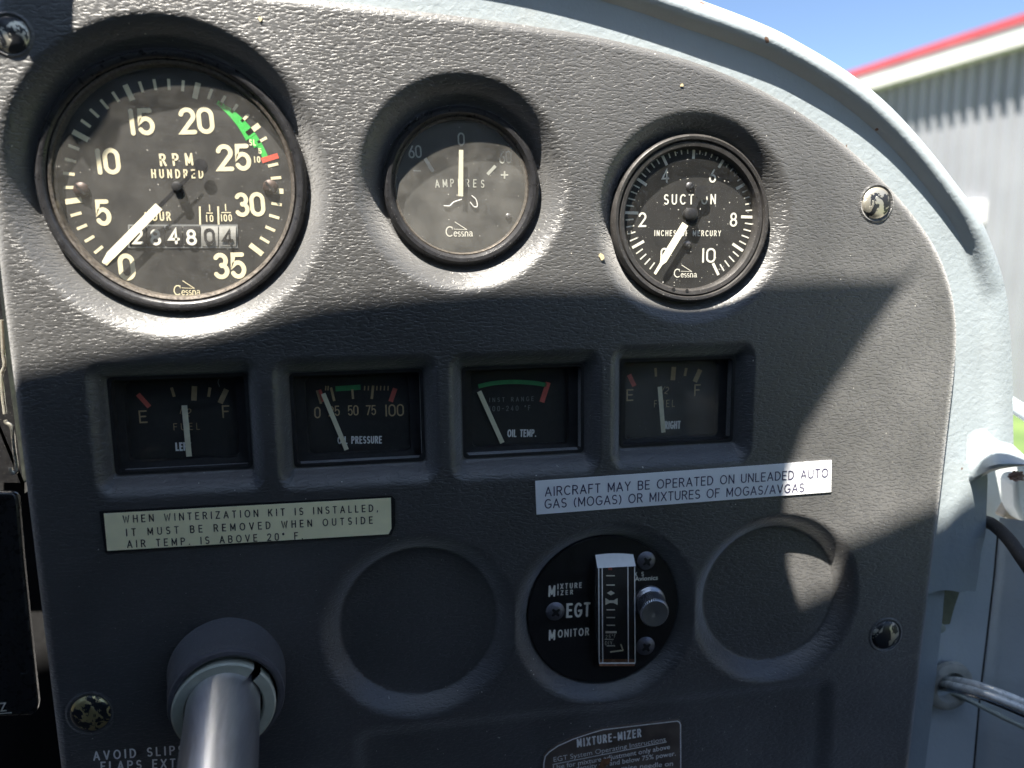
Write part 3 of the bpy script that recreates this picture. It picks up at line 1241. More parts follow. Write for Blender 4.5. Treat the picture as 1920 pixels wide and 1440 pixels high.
# suction gauge ------------------------------------------------------
suc = thing('suction_gauge', 'round suction gauge with dust speckled glass, scale 0 to 10 inches of mercury', 'gauge', (*c_suc, FLOOR))
R_ = r_suc
b = MB()
b.lathe(c_suc, zp(ZS, [(R_ - .0006, -.0075), (R_, -.0030), (R_ - .0004, -.0012), (R_ - .0012, -.0004), (R_ - .0022, -.0006), (R_ - .0027, -.0016)]), 112)
b.build('bezel', M['bezelworn'], suc)
b = MB()
b.lathe(c_suc, zp(ZS, [(R_ - .0026, -.0017), (R_ - .0032, -.0010), (R_ - .0046, -.0012), (R_ - .0052, -.0022), (R_ - .0056, -.0078)]), 112)
rg = b.build('retaining_ring', M['bezelworn'], suc)
for x, y in ((1263, 542), (1288, 545)):
    b = MB()
    b.disc(at(x, y, -.0010 + ZS), .00065, -.00095 + ZS, 16)
    b.build('spanner_hole', M['hub'], rg, smooth=False)
b = MB()
b.disc(c_suc, R_ - .0050, -.0026 + ZS, 96)
b.build('glass', M['glasssuc'], suc, smooth=False)
DW = -.0047 + ZS
LW = DW + .00012
b = MB()
b.disc(c_suc, R_ - .0053, DW, 96)
dial = b.build('dial', M['dial'], suc, smooth=False)
cd = at(1294, 403, DW)
rt = rad(cd, [(1176, 411), (1413, 411), (1297.5, 270), (1227, 516), (1346, 516)], DW)
rs = rt / 125.0


def suc_ticks(b):
    for i in range(51):
        a = -148 + i * 6.0
        if i % 5 == 0:
            tick(b, cd, a, rt - 25 * rs, rt, 5.2 * rs, LW)
        else:
            tick(b, cd, a, rt - 16 * rs, rt - 1 * rs, 2.4 * rs, LW)


flat_text_part('tick_marks', M['offwhite'], dial, suc_ticks)


def suc_print(b):
    for s, x0, x1, y, h in (('4', 1242, 1258, 330, 22), ('6', 1331, 1346, 330, 22), ('2', 1199, 1213, 412, 24), ('8', 1370, 1383, 412, 23), ('10', 1317, 1340, 479, 24), ('0', 1240, 1253, 478, 23)):
        text(b, s, (x0, y), (x1, y - .3), h, LW, .15, cw=1.0 if len(s) == 1 else None)
    text(b, 'SUCTION', (1246, 374), (1341, 373.5), 17, LW, .16, cw=.85)
    text(b, 'INCHES OF MERCURY', (1227.5, 437), (1351, 437.5), 9.5, LW, .17, cw=.78)


flat_text_part('lettering', M['offwhite'], dial, suc_print)
flat_text_part('maker_logo', M['offwhite'], dial, lambda b: logo(b, 1264, 1307, 513, LW))
slot_screw(dial, 1293, 349.5, DW, 8, M['darkscrew'], 55)
slot_screw(dial, 1288, 459, DW, 8, M['darkscrew'], 5)
NW = DW + .0022
b = MB()
pa, pb = np.array([1285., 420.]), np.array([1228., 514.])
m1 = pa + (pb - pa) * .72
m2 = pa + (pb - pa) * .80
stick(b, tuple(pa), tuple(m1), 14, NW)
stick(b, tuple(m1), tuple(m2), 14, NW, .42)
stick(b, tuple(m2), tuple(pb), 6, NW, .7)
nd = b.build('pointer', M['needle'], suc, smooth=False)
b = MB()
stick(b, (1319, 352), (1283, 424), 9, NW - .0003)
b.lathe(at(1295, 402, NW), [(.0024, DW), (.0024, NW + .0004), (.0015, NW + .0008)], 24, cap1=True)
b.lathe(at(1316, 360, NW), [(.0026, NW - .0005), (.0026, NW - .0002)], 24, cap1=True)
b.build('hub', M['hub'], nd)


# ------------------------------------------------------------------ square gauges in the row
def square_gauge(k, name, label, win, glass):
    """win: pixel box of the visible dial"""
    cx, cy, hx, hy = RECT[k]
    t = thing(name, label, 'gauge', (cx, cy, -.010), None)
    GL = -.0102
    x0, y0, x1, y1 = win
    a, c = at(x0, y0, GL), at(x1, y1, GL)
    b2 = at(x1, y0, GL)
    wx, wy = ((a[0] + c[0]) / 2, (a[1] + c[1]) / 2)
    hw, hh = (c[0] - a[0]) / 2, (a[1] - c[1]) / 2
    # housing: rectangular tunnel and front plate with a rounded window
    b = MB()
    o1 = rrect(cx, cy, hx + .0004, hy + .0004, .0016)
    i1 = rrect(cx, cy, hx - .0007, hy - .0007, .0014)
    wi = rrect(wx, wy, hw, hh, .0022)
    n_ = len(o1)

    def ring(p, wp, q, wq):
        b.add([(x, y, wp) for x, y in p] + [(x, y, wq) for x, y in q], [(i, (i + 1) % n_, n_ + (i + 1) % n_, n_ + i) for i in range(n_)])
    ring(o1, -.0150, o1, -.0058)
    ring(o1, -.0058, i1, -.0058)
    ring(i1, -.0058, i1, -.0095)
    ring(i1, -.0095, wi, GL)
    wi2 = rrect(wx, wy, hw - .0003, hh - .0003, .0020)
    ring(wi, GL, wi2, -.0128)
    b.build('housing', M['blackdull'], t)
    b = MB()
    b.add([(x, y, GL - .0002) for x, y in wi], [list(range(n_))])
    b.build('window', glass, t, smooth=False)
    b = MB()
    b.add([(x, y, -.0127) for x, y in wi], [list(range(n_))])
    d = b.build('dial', M['dial'], t, smooth=False)
    return t, d


SD = -.0127
SL = SD + .00012
SN = SD + .0012


def sticks(mat, dial, name, items):
    b = MB()
    for A, B_, t_ in items:
        stick(b, A, B_, t_, SL)
    return b.build(name, mat, dial, smooth=False)


# fuel gauge with E and F, marked LEFT
fg, d = square_gauge(0, 'fuel_gauge', 'square fuel gauge marked LEFT in white under its needle', (229, 717, 450, 857), M['glasssmall'])
sticks(M['reddull'], d, 'empty_mark', [((258.5, 739), (280, 763), 8.5)])
sticks(M['tan'], d, 'scale_marks', [((321.6, 726.6), (326.7, 743.8), 5), ((364.7, 724), (363.5, 751), 9.5), ((393.8, 726.6), (391, 744), 5), ((424.7, 730), (412.7, 755.8), 9.5)])
flat_text_part('empty_letter', M['tan'], d, lambda b: text(b, 'E', (262, 781.6), (276, 781), 21, SL, .13, cw=1.2))
flat_text_part('full_letter', M['tan'], d, lambda b: text(b, 'F', (418, 772), (430, 771.5), 21, SL, .13, cw=1.1))
flat_text_part('legend', M['tan'], d, lambda b: (text(b, 'FUEL', (326, 800.5), (374, 799), 12, SL, .1, cw=.95), text(b, '1/2', (339, 769), (357, 774), 13, SL, .1)))
flat_text_part('name_print', M['white'], d, lambda b: text(b, 'LEFT', (330.5, 837.6), (357, 837), 13, SL + .0001, .24, cw=.55))
b = MB()
stick(b, (345.6, 760), (354.6, 856), 10, SN)
b.build('pointer', M['needledim'], fg, smooth=False)
b = MB()
b.tube([(*at(x, y, SN), -.0104) for x, y in spline([(397, 703), (407, 702), (412, 708), (410, 716), (413, 724)], 5)], .00016, 5)
b.build('lint_thread', M['grey'], fg)

# oil pressure
op, d = square_gauge(1, 'oil_pressure_gauge', 'square oil pressure gauge with scale from 0 to 100 and short green bar', (570, 708, 771, 845), M['glasssmall'])
sticks(M['reddull'], d, 'red_mark', [((598, 731), (606, 753), 8)])
sticks(M['reddull'], d, 'red_mark', [((741, 728), (732.5, 753), 8.5)])
sticks(M['tan'], d, 'scale_marks', [((594.5, 732), (602, 757), 4.5), ((620.6, 726.6), (626.8, 752), 4.5), ((660.5, 730), (662, 748), 4), ((699.7, 723), (697, 748), 4.5)]
       + [((x, 723.5), (x - .6, 732), 2.2) for x in (611, 615.5, 684, 691, 707, 714, 721, 728)])
sticks(M['greendark'], d, 'green_bar', [((629, 729), (676, 726), 9.5)])
flat_text_part('numerals', M['tan'], d, lambda b: (text(b, '0', (590.5, 773.6), (600, 773.4), 19, SL, .13, cw=.9), text(b, '25', (617, 771), (636, 770), 17, SL, .13),
               text(b, '50', (653, 769.8), (671, 769.2), 17, SL, .13), text(b, '75', (687, 769.2), (704, 768.8), 16.5, SL, .13), text(b, '100', (723, 769.8), (756, 768.6), 20, SL, .13)))
flat_text_part('name_print', M['white'], d, lambda b: text(b, 'OIL PRESSURE', (634, 825.3), (715, 824.5), 12, SL + .0001, .2, cw=.6))
b = MB()
stick(b, (606, 738), (650, 843.4), 8.5, SN)
b.build('pointer', M['needledim'], op, smooth=False)

# oil temperature
ot, d = square_gauge(2, 'oil_temperature_gauge', 'square oil temperature gauge with long green arc ending in a red mark', (883, 696, 1067, 832), M['glasssmall'])
b = MB()
b.ribbon([at(x, y, SL) for x, y in spline([(897, 724.5), (925, 718.5), (962, 716), (1000, 718), (1025, 722)], 8)], 8 * mpp(960, 715, SL), SL, False)
b.build('green_arc', M['greendark'], d, smooth=False)
sticks(M['reddull'], d, 'red_mark', [((1028, 717), (1016, 754), 9.5)])
flat_text_part('legend', M['grey'], d, lambda b: (text(b, 'INST RANGE', (918, 750), (1000, 747.5), 7.5, SL, .15, cw=.9), text(b, '100-240 °F', (918, 766.5), (994, 764.5), 8.5, SL, .14, cw=.85)))
flat_text_part('name_print', M['white'], d, lambda b: text(b, 'OIL TEMP.', (952.5, 812.4), (1004.5, 812), 12, SL + .0001, .2, cw=.6))
b = MB()
stick(b, (898.4, 733.8), (942, 830.4), 8.5, SN)
b.build('pointer', M['needledim'], ot, smooth=False)

# second fuel gauge
fr, d = square_gauge(3, 'fuel_gauge', 'square fuel gauge marked RIGHT behind bluish reflecting window', (1173, 682, 1345, 817), M['glassright'])
sticks(M['reddull'], d, 'empty_mark', [((1179.5, 702.5), (1189.5, 724), 8.5)])
sticks(M['tan'], d, 'scale_marks', [((1229, 690), (1230, 706), 4.5), ((1263.5, 688), (1261.5, 713), 9), ((1287, 690), (1284, 705), 5), ((1313, 693), (1302.6, 716), 9)])
flat_text_part('empty_letter', M['tan'], d, lambda b: text(b, 'E', (1176, 741), (1188, 740.5), 19.5, SL, .13, cw=1.2))
flat_text_part('full_letter', M['tan'], d, lambda b: text(b, 'F', (1303, 731.7), (1313, 731.3), 19.5, SL, .13, cw=1.1))
flat_text_part('legend', M['tan'], d, lambda b: (text(b, 'FUEL', (1227, 757.2), (1265, 756), 12, SL, .1, cw=.9), text(b, '1/2', (1238, 729), (1253, 732.5), 12, SL, .1)))
flat_text_part('name_print', M['white'], d, lambda b: text(b, 'RIGHT', (1247.5, 797.2), (1275, 796.5), 12.5, SL + .0001, .22, cw=.55))
b = MB()
stick(b, (1237, 725), (1244, 811), 8.5, SN)
b.build('pointer', M['needledim'], fr, smooth=False)

# ------------------------------------------------------------------ EGT monitor
egt = thing('exhaust_temperature_monitor', 'round black EGT monitor with vertical meter strip and knurled metal knob', 'gauge', (*c_egt, FLOOR))
EF = -.0046
b = MB()
b.lathe(c_egt, [(r_egt, -.0075), (r_egt, EF - .0003), (r_egt - .0003, EF)], 96, cap1=True)
face = b.build('face_plate', M['black'], egt)
LW = EF + .0001


def egt_print(b):
    text(b, 'M', (1030, 1108.5), (1041.5, 1108), 18, LW, .2, cw=.72)
    text(b, 'IXTURE', (1046, 1099.8), (1090, 1097), 8.5, LW, .22, cw=.8)
    text(b, 'IZER', (1046, 1112), (1073.5, 1110), 7.5, LW, .22, cw=.85)
    text(b, 'EGT', (1064, 1145), (1105, 1142.6), 23, LW, .19, cw=.68)
    text(b, 'M', (1030.5, 1191), (1042, 1190.3), 17, LW, .2, cw=.72)
    text(b, 'ONITOR', (1047, 1188.4), (1103.5, 1184), 12.5, LW, .19, cw=.75)
    text(b, 'K S', (1190.5, 1077), (1206.5, 1076), 7, LW, .2, cw=.9)
    font_text(b, 'Avionics', (1190, 1085.3), (1233.5, 1082.6), 8.5, LW, .02)


flat_text_part('lettering', M['offwhite'], face, egt_print)


def cross_screw(parent, px, py, w, rpx, ang):
    c = at(px, py, w)
    r = rpx * mpp(px, py, w)
    b = MB()
    b.lathe(c, [(r, w - .0002), (r, w + .0002), (r * .85, w + .0007), (r * .5, w + .0011), (r * .2, w + .0012)], 32, cap1=True)
    s = b.build('screw', M['steelscrew'], parent)
    b = MB()
    for k in range(2):
        a = math.radians(ang + 90 * k)
        d_ = np.array([math.cos(a), math.sin(a)])
        nn = np.array([-d_[1], d_[0]])
        prof = [(-.52, .10), (-.2, .17), (.2, .17), (.52, .10)]
        ww = w + .00135 + k * .00001
        top = [(*(c + d_ * r * x + nn * r * y), ww) for x, y in prof]
        bot = [(*(c + d_ * r * x - nn * r * y), ww) for x, y in prof]
        b.add(top + bot[::-1], [[7, 6, 5, 4, 3, 2, 1, 0]])
    b.build('cross_recess', M['hub'], s, smooth=False)


for x, y, a in ((1040.8, 1146, 40), (1211.5, 1051, 35), (1210, 1211, 35)):
    cross_screw(egt, x, y, EF, 17, a)
# meter: curved acrylic cover over a black scale strip


def meter_pt(x, t, lift=0.0):
    """x pixel across, t 0 bottom .. 1 top; the strip bows towards the viewer"""
    y = 1240 + (1044 - 1240) * t
    w = EF + .0006 + .0042 * math.sin(math.pi * min(max(t, 0), 1)) ** .8
    p = at(x + (1 - t) * 1.0, y, w)
    return (p[0], p[1], w + lift)


def strip(b, x0, x1, t0, t1, lift, n=14):
    vs = []
    for i in range(n + 1):
        t = t0 + (t1 - t0) * i / n
        vs += [meter_pt(x0, t, lift), meter_pt(x1, t, lift)]
    b.add(vs, [(2 * i, 2 * i + 1, 2 * i + 3, 2 * i + 2) for i in range(n)])


b = MB()
strip(b, 1121, 1187, 0.0, .92, -.0005)
for xx in (1121, 1187):
    vs = []
    for i in range(15):
        t = .92 * i / 14
        p = meter_pt(xx, t, -.0005)
        vs += [p, (p[0], p[1], EF)]
    b.add(vs, [(2 * i, 2 * i + 1, 2 * i + 3, 2 * i + 2) for i in range(14)])
sc = b.build('meter_scale', M['hub'], egt)


def meter_marks(b):
    def bar(x0, x1, y, th):
        t = (1240 - y) / 196.
        dt = th / 196. / 2
        b.k += 1
        strip(b, x0, x1, t - dt, t + dt, -.0003 + (b.k % 5) * 5e-6, 1)
    for y in (1080, 1097.5, 1144, 1158.5, 1173, 1211.5):
        bar(1137, 1153, y, 2.2)
    bar(1135, 1156, 1186, 4)
    # hour-glass mark and diamond

    def poly(pts):
        vs = [meter_pt(x, (1240 - y) / 196., -.00028) for x, y in pts]
        b.add(vs, [list(range(len(vs)))])
    poly([(1138, 1112.5), (1145.5, 1117), (1153, 1112.5), (1145.5, 1108)])
    poly([(1135, 1122), (1135, 1135), (1142, 1131.5), (1142, 1126)])
    poly([(1158, 1122), (1151, 1126), (1151, 1131.5), (1158, 1135)])
    bar(1141, 1152, 1128.7, 5)
    bar(1133.5, 1150, 1199.5, 1.4)
    text(b, '25°F', (1136, 1194), (1154, 1192.3), 6, EF + .0037, .11, cw=.85)
    text(b, 'DIV.', (1135, 1206), (1151, 1204.3), 6.5, EF + .0034, .11, cw=.8)


flat_text_part('scale_marks', M['offwhite'], sc, meter_marks)
b = MB()
strip(b, 1133, 1154, .895, .915, -.0003, 1)
strip(b, 1141, 1148, .870, .895, -.00031, 1)
b.build('red_mark', M['reddull'], sc, smooth=False)
b = MB()
for p0, p1 in (((1143, 1222), (1167, 1219)), ((1167, 1219), (1163, 1208))):
    b.tube([meter_pt(p0[0], (1240 - p0[1]) / 196., .0002), meter_pt(p1[0], (1240 - p1[1]) / 196., .0002)], .00028, 6)
b.build('pointer', M['needledim'], egt)
b = MB()
strip(b, 1120, 1188, 0, .93, .0014)
cvb = b
b = MB()
for xx in (1120, 1188):
    vs = []
    for i in range(15):
        t = .93 * i / 14
        p = meter_pt(xx, t, .0014)
        vs += [p, (p[0], p[1], EF)]
    b.add(vs, [(2 * i, 2 * i + 1, 2 * i + 3, 2 * i + 2) for i in range(14)])
cvs = b
cv = cvb.build('meter_cover', M['glassegt'], egt)
cvs.build('cover_side', M['glasswarmrefl'], cv)  # warm inner reflections put into the side colour of the clear cover
b = MB()
for xx in (1120.5, 1127, 1175, 1187.5):
    b.tube([meter_pt(xx, .01 + .91 * i / 20, .0015) for i in range(21)], .00022, 6)
b.tube([meter_pt(1120.5 + 67 * i / 6, .0, .0014) for i in range(7)], .0003, 6)
b.build('cover_rim', M['brassline'], cv)
b = MB()
strip(b, 1121, 1187, -.03, .035, .0012, 3)
b.build('warm_reflection_base', M['warmrefl'], cv)  # warm reflection at the cover's foot, put in as colour
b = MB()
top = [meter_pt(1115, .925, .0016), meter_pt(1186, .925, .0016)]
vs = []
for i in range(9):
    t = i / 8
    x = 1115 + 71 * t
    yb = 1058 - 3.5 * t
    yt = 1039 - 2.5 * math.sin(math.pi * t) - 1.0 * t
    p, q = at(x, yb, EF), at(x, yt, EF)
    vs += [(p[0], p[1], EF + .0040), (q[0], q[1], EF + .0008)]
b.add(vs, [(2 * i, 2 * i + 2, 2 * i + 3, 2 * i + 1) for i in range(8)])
b.build('sky_reflection_cap', M['white'], cv)  # sky reflection on the cover top, put in as a white piece
# knob
kc = at(1216.5, 1127, EF)
kr = 27.5 * mpp(1216, 1127, EF)
b = MB()
b.lathe(kc, [(kr * 1.05, EF - .0003), (kr * 1.05, EF + .0012), (kr * .95, EF + .0018), (kr * .85, EF + .0022), (kr * .80, EF + .0028)], 48, cap1=True)
cl = b.build('knob_collar', M['knob'], egt)
b = MB()
n_ = 160
vs, fs = [], []
kaxis = np.array([*(at(1228.5, 1151, EF + .0095) - kc), .0095])
kaxis /= np.linalg.norm(kaxis)
prof = [(.94, .0024), (.98, .0030), (.98, .0088), (.93, .0094), (.90, .0095), (.3, .00935), (.02, .0092)]
for j, (r, w) in enumerate(prof):
    for i in range(n_):
        a = 2 * math.pi * i / n_
        kn = (1 + .05 * (1 if (i // 2) % 2 else -1)) if 1 <= j <= 2 else 1
        p = np.array([kc[0], kc[1], EF]) + kaxis * w + np.array([1, 0, 0]) * kr * .92 * r * kn * math.cos(a) + np.array([0, 1, 0]) * kr * .92 * r * kn * math.sin(a)
        vs.append(p)
for j in range(len(prof) - 1):
    for i in range(n_):
        fs.append((j * n_ + i, j * n_ + (i + 1) % n_, (j + 1) * n_ + (i + 1) % n_, (j + 1) * n_ + i))
fs.append([(len(prof) - 1) * n_ + i for i in range(n_)])
b.add(vs, fs)
b.build('knob', M['knob'], egt, smooth=False)

# ------------------------------------------------------------------ placards
wp = thing('winterization_placard', 'cream placard with black border about the winterization kit', 'placard', at3(464, 983))
b = MB()
plate(b, [(186, 958.5), (735, 929.5), (741, 936), (741, 985), (734, 1003), (720, 1004), (198, 1036), (193, 1010)], .0001, .0005)
b.build('border', M['black'], wp, smooth=False)
b = MB()
plate(b, [(194.5, 963), (733, 933.5), (734, 991), (728.6, 1001.6), (201, 1033)], .0005, .0007)
pl = b.build('face', M['creamplate'], wp, smooth=False)
w_ = .00078
b = MB()
text(b, 'WHEN WINTERIZATION KIT IS INSTALLED,', (231, 973.5), (708, 952.3), 12.4, w_, .15, cw=.88)
text(b, 'IT MUST BE REMOVED WHEN OUTSIDE', (237, 998.5), (698, 975), 12.4, w_, .15, cw=.88)
text(b, 'AIR TEMP. IS ABOVE 20° F.', (239, 1020.3), (567, 1004.2), 12.4, w_, .15, cw=.88)
b.build('lettering', M['ink'], pl, smooth=False)

mp_ = thing('fuel_placard', 'white placard strip with violet lettering about unleaded auto gas', 'placard', at3(1282, 914))
b = MB()
plate(b, [(1003.6, 902), (1559.5, 863), (1558.5, 922.5), (1006, 965)], .0001, .0004)
pl = b.build('strip', M['whiteplate'], mp_, smooth=False)
w_ = .00048
b = MB()
text(b, 'AIRCRAFT MAY BE OPERATED ON UNLEADED AUTO', (1022.5, 922), (1552, 886.2), 15.6, w_, .125, cw=1.02)
text(b, 'GAS (MOGAS) OR MIXTURES OF MOGAS/AVGAS', (1022, 945), (1507, 914), 15.6, w_, .125, cw=1.02)
b.build('lettering', M['inkblue'], pl, smooth=False)

ip = thing('instruction_plate', 'dark metal operating instruction plate with bent corner below the EGT monitor', 'placard', at3(1150, 1440, -.003))
PW = -.0014
outl = [(1016, 1520), (1018, 1430), (1020, 1416), (1028, 1408), (1045, 1396), (1075, 1383), (1105, 1373), (1130, 1366), (1200, 1357.5), (1272, 1349.5), (1276.5, 1352), (1278.5, 1358), (1279, 1440), (1279, 1520)]
b = MB()
plate(b, outl, PW - .0008, PW)
pl = b.build('plate', M['brass'], ip, smooth=False)
b = MB()
inner = [(1018.5, 1520), (1019.8, 1431), (1022.5, 1418), (1030, 1410), (1046.5, 1398.5), (1076, 1385.5), (1106, 1375.5), (1130.5, 1368.3), (1200, 1360), (1270, 1352), (1274, 1354), (1276, 1359), (1276.5, 1440), (1276.5, 1520)]
b.ribbon([at(x, y, PW + .0001) for x, y in inner], 2.0 * mpp(1150, 1400), PW + .0001, False)
b.build('border_line', M['brassline'], pl, smooth=False)
b = MB()
w_ = PW + .0001
text(b, 'MIXTURE-MIZER', (1083, 1393.5), (1201, 1374), 13.5, w_, .22, cw=.62)
font_text(b, 'EGT System Operating Instructions', (1038, 1424), (1248, 1385.3), 9.5, w_, -.004)
stick(b, (1036, 1433.5), (1250, 1391), 1.4, w_)
font_text(b, 'Use for mixture adjustment only above', (1037, 1439), (1256, 1399.5), 9.5, w_, .008)
font_text(b, 'density alt. and below 75% power.', (1080, 1440.5), (1267, 1412), 9.5, w_, .008)
font_text(b, 'raise needle on', (1165, 1440), (1262, 1431), 9.5, w_, .008)
b.build('lettering', M['brassline'], pl, smooth=False)
b = MB()
plate(b, [(1128, 1424), (1146, 1421), (1143, 1432), (1132, 1440), (1126, 1450), (1118, 1450)], PW, PW + .00013)
b.build('rust_patch', M['rust'], pl, smooth=False)

# ------------------------------------------------------------------ screws that hold the panel


def panel_screw(px, py, rpx, label, thr, seed, metal=(.62, .58, .48)):
    c = at(px, py)
    r = rpx * mpp(px, py)
    t = thing('panel_screw', label, 'screw', (c[0], c[1], 0), 'domed screws holding the panel')
    b = MB()
    hgt = .0017
    prof = [(r, -.0008), (r, .0001)]
    for i in range(1, 9):
        a = i / 8 * math.pi / 2
        prof.append((r * math.cos(a) * .98 + .00001, .0001 + hgt * math.sin(a) ** 1.0))
    b.lathe(c, prof, 40)
    b.build('head', chipped_mat('chipped_screw_paint', thr, seed, metal), t)
    b = MB()
    b.lathe(c, [(r * 1.02, .00005), (r * 1.13, .0004), (r * 1.25, .00005)], 40)
    b.build('washer', M['vinyl'], t)


panel_screw(20, 65, 35, 'chipped domed screw in the shadow above the tachometer, bare metal showing at its edge', .50, 2.31)
panel_screw(1643, 381, 30, 'domed screw with flaked black centre beside the suction gauge', .47, 5.7)
panel_screw(1660, 1190, 26, 'shiny black domed screw beside the plain round recess', .53, 9.4)
panel_screw(170, 1337, 33, 'glossy scratched black domed screw above the AVOID SLIPS lettering', .52, 3.3, (.70, .60, .30))

def fleck(px, py, rpx, label, seed):
    rg_ = random.Random(seed)
    c = at(px, py)
    r = rpx * mpp(px, py)
    b = MB()
    pts = [(c[0] + r * rg_.uniform(.45, 1.1) * math.cos(a), c[1] + r * rg_.uniform(.45, 1.1) * math.sin(a)) for a in np.linspace(0, 2 * math.pi, 11)[:-1]]
    b.prism(pts, .00002, .00030)
    tag(b.build('dust_fleck', M['fleck'], smooth=False), label, 'fleck', 'flecks of debris on the panel')


fleck(1128, 481, 7, 'straw coloured fleck on the vinyl between the ammeter and the suction gauge', 4)
fleck(1278, 160, 4.5, 'small pale fleck on the vinyl above the suction gauge', 9)
fleck(488, 36, 5, 'tan fleck on the vinyl above the tachometer edge', 12)

# ------------------------------------------------------------------ control shaft
cs = thing('control_wheel_shaft', 'bright steel control wheel shaft in a split nylon bushing and black rubber boot', 'control shaft', at3(430, 1262))
A3, B3 = at3(419, 1320, .020), at3(409, 1440, .045)
axd = (B3 - A3) / np.linalg.norm(B3 - A3)
rsft = 61 * mpp(420, 1328, .020)
base = at3(428, 1258, 0.0)
front = at3(426, 1317, .0195)
bax = front - base
bl = np.linalg.norm(bax)
rb = 96 * mpp(426, 1317, .0195)
b = MB()
b.lathe(base, [(rb * 1.10, -.001), (rb * 1.09, .001), (rb * 1.06, .002), (rb * 1.04, bl * .6), (rb * 1.0, bl * .8), (rb * .985, bl * .86)], 72, axis=bax)
bt = b.build('rubber_boot', M['rubber'], cs)
b = MB()
b.lathe(base, [(rb * .985, bl * .84), (rb * 1.01, bl * .92), (rb * .99, bl * .985), (rb * .93, bl * 1.0), (rb * .88, bl * .97), (rb * .86, bl * .8)], 72, axis=bax)
b.build('boot_lip', M['rubberlip'], bt)
fc = at3(421, 1330, .0205)
ro, ri = 86 * mpp(421, 1330, .0205), 63.5 * mpp(421, 1330, .0205)
b = MB()
b.lathe(fc, [(ro, -.010), (ro, -.0006), (ro - .0006, 0), (ri + .0007, .0002), (ri, -.0004), (ri, -.010)], 90, a0=52, a1=52 + 350, axis=bax)
bu = b.build('split_bushing', M['nylon'], cs)
b = MB()
tp = [A3 - axd * .03, A3, B3, A3 + axd * .16]
b.tube(tp, rsft, 64)
b.build('shaft', M['steel'], cs)

# ------------------------------------------------------------------ painted windshield surround
ws = thing('windshield_surround', 'pale blue painted metal surround curving over and down beside the black panel', 'cabin trim', at3(1600, 250, -.003))
inner = [(-260, -40), (300, -12), (617, 18), (800, 38), (1000, 62), (1200, 98), (1370, 152), (1450, 190), (1530, 240), (1600, 294), (1665, 358), (1715, 420), (1748, 475), (1768, 530), (1778, 585), (1780, 640), (1774, 720), (1762, 800), (1748, 880)]
outer = [(-260, -300), (300, -250), (700, -170), (960, -112), (1140, -66), (1327, 0), (1440, 44), (1504, 76.5), (1597, 133), (1672, 195), (1740, 270), (1792, 336), (1835, 395), (1866, 462), (1888, 530), (1898, 600), (1904, 690), (1905, 770), (1906, 850)]
RIMW = .0032
I3 = spline([at(*p, -.0035) for p in inner], 8)
O3 = spline([at(*p, -.004) for p in outer], 8)
FR = [(0, -.0035), (.25, -.0034), (.5, -.0034), (.55, -.0032), (.60, -.0016), (.64, .0001), (.69, .0010), (.74, .0012), (.80, .0007), (.87, -.0008), (.94, -.0030), (1.0, -.0060)]
b = MB()
vs, fs = [], []
m_ = len(FR) + 2
for i, (p, q) in enumerate(zip(I3, O3)):
    prog = i / (len(I3) - 1)
    rimk = 1.0 if prog < .68 else max(.25, 1 - (prog - .68) / .14)
    L_ = np.hypot(*(q - p))
    bead = min(.017 / L_, .55) if L_ > 0 else .3
    for f, w in FR:
        # the bead keeps its real width along the whole run
        g = f if f <= .5 else .5 + (f - .5)
        if f > .5:
            k = (f - .5) / .5
            s0 = 1 - bead
            g = s0 + (1 - s0) * k
        else:
            g = f / .5 * (1 - bead)
        ww = -.0034 + (w + .0034) * (rimk if w > -.0034 else 1)
        vs.append((*(p + (q - p) * g), ww))
    d_ = (q - p) / L_
    vs.append((*(q + d_ * .0006), -.0095))
    vs.append((*(q + d_ * .0006), -.034))
for i in range(len(I3) - 1):
    for j in range(m_ - 1):
        fs.append((i * m_ + j, (i + 1) * m_ + j, (i + 1) * m_ + j + 1, i * m_ + j + 1))
b.add(vs, fs)
b.build('frame', M['paint'], ws)
# sill: a shelf facing up at the lower corner of the windshield
b = MB()
prof = [(0, -.0033), (.28, -.0018), (.48, .0022), (.62, .0068), (.74, .0105), (.85, .0125), (.93, .0122), (.98, .0090), (1, .002)]
cols = [(1812, 815, 908, .02), (1822, 808, 904, .2), (1833, 804, 899, .45), (1845, 803, 892, .7), (1858, 806, 885, .88), (1874, 814, 880, 1), (1890, 824, 877, 1), (1906, 840, 875, 1),
        (1920, 853, 874, 1), (1950, 868, 884, 1), (2000, 890, 905, 1)]
vs, fs = [], []
for x, yt, yb, fall in cols:
    for f, w in prof:
        vs.append(at3(x, yt + (yb - yt) * f, -.0033 + (w + .0033) * fall))
for i in range(len(cols) - 1):
    for j in range(len(prof) - 1):
        fs.append((i * len(prof) + j, (i + 1) * len(prof) + j, (i + 1) * len(prof) + j + 1, i * len(prof) + j + 1))
b.add([tuple(v) for v in vs], fs)
b.build('sill', M['paint'], ws)
b = MB()
bk = [at3(x, yt + 2, -.0034) for x, yt, yb, fall in cols if x >= 1858]
vs = [tuple(p) for p in bk] + [(p[0], p[1], -.055) for p in bk]
b.add(vs, [(i, i + 1, len(bk) + i + 1, len(bk) + i) for i in range(len(bk) - 1)])
b.build('sill_top', M['paint2'], ws)
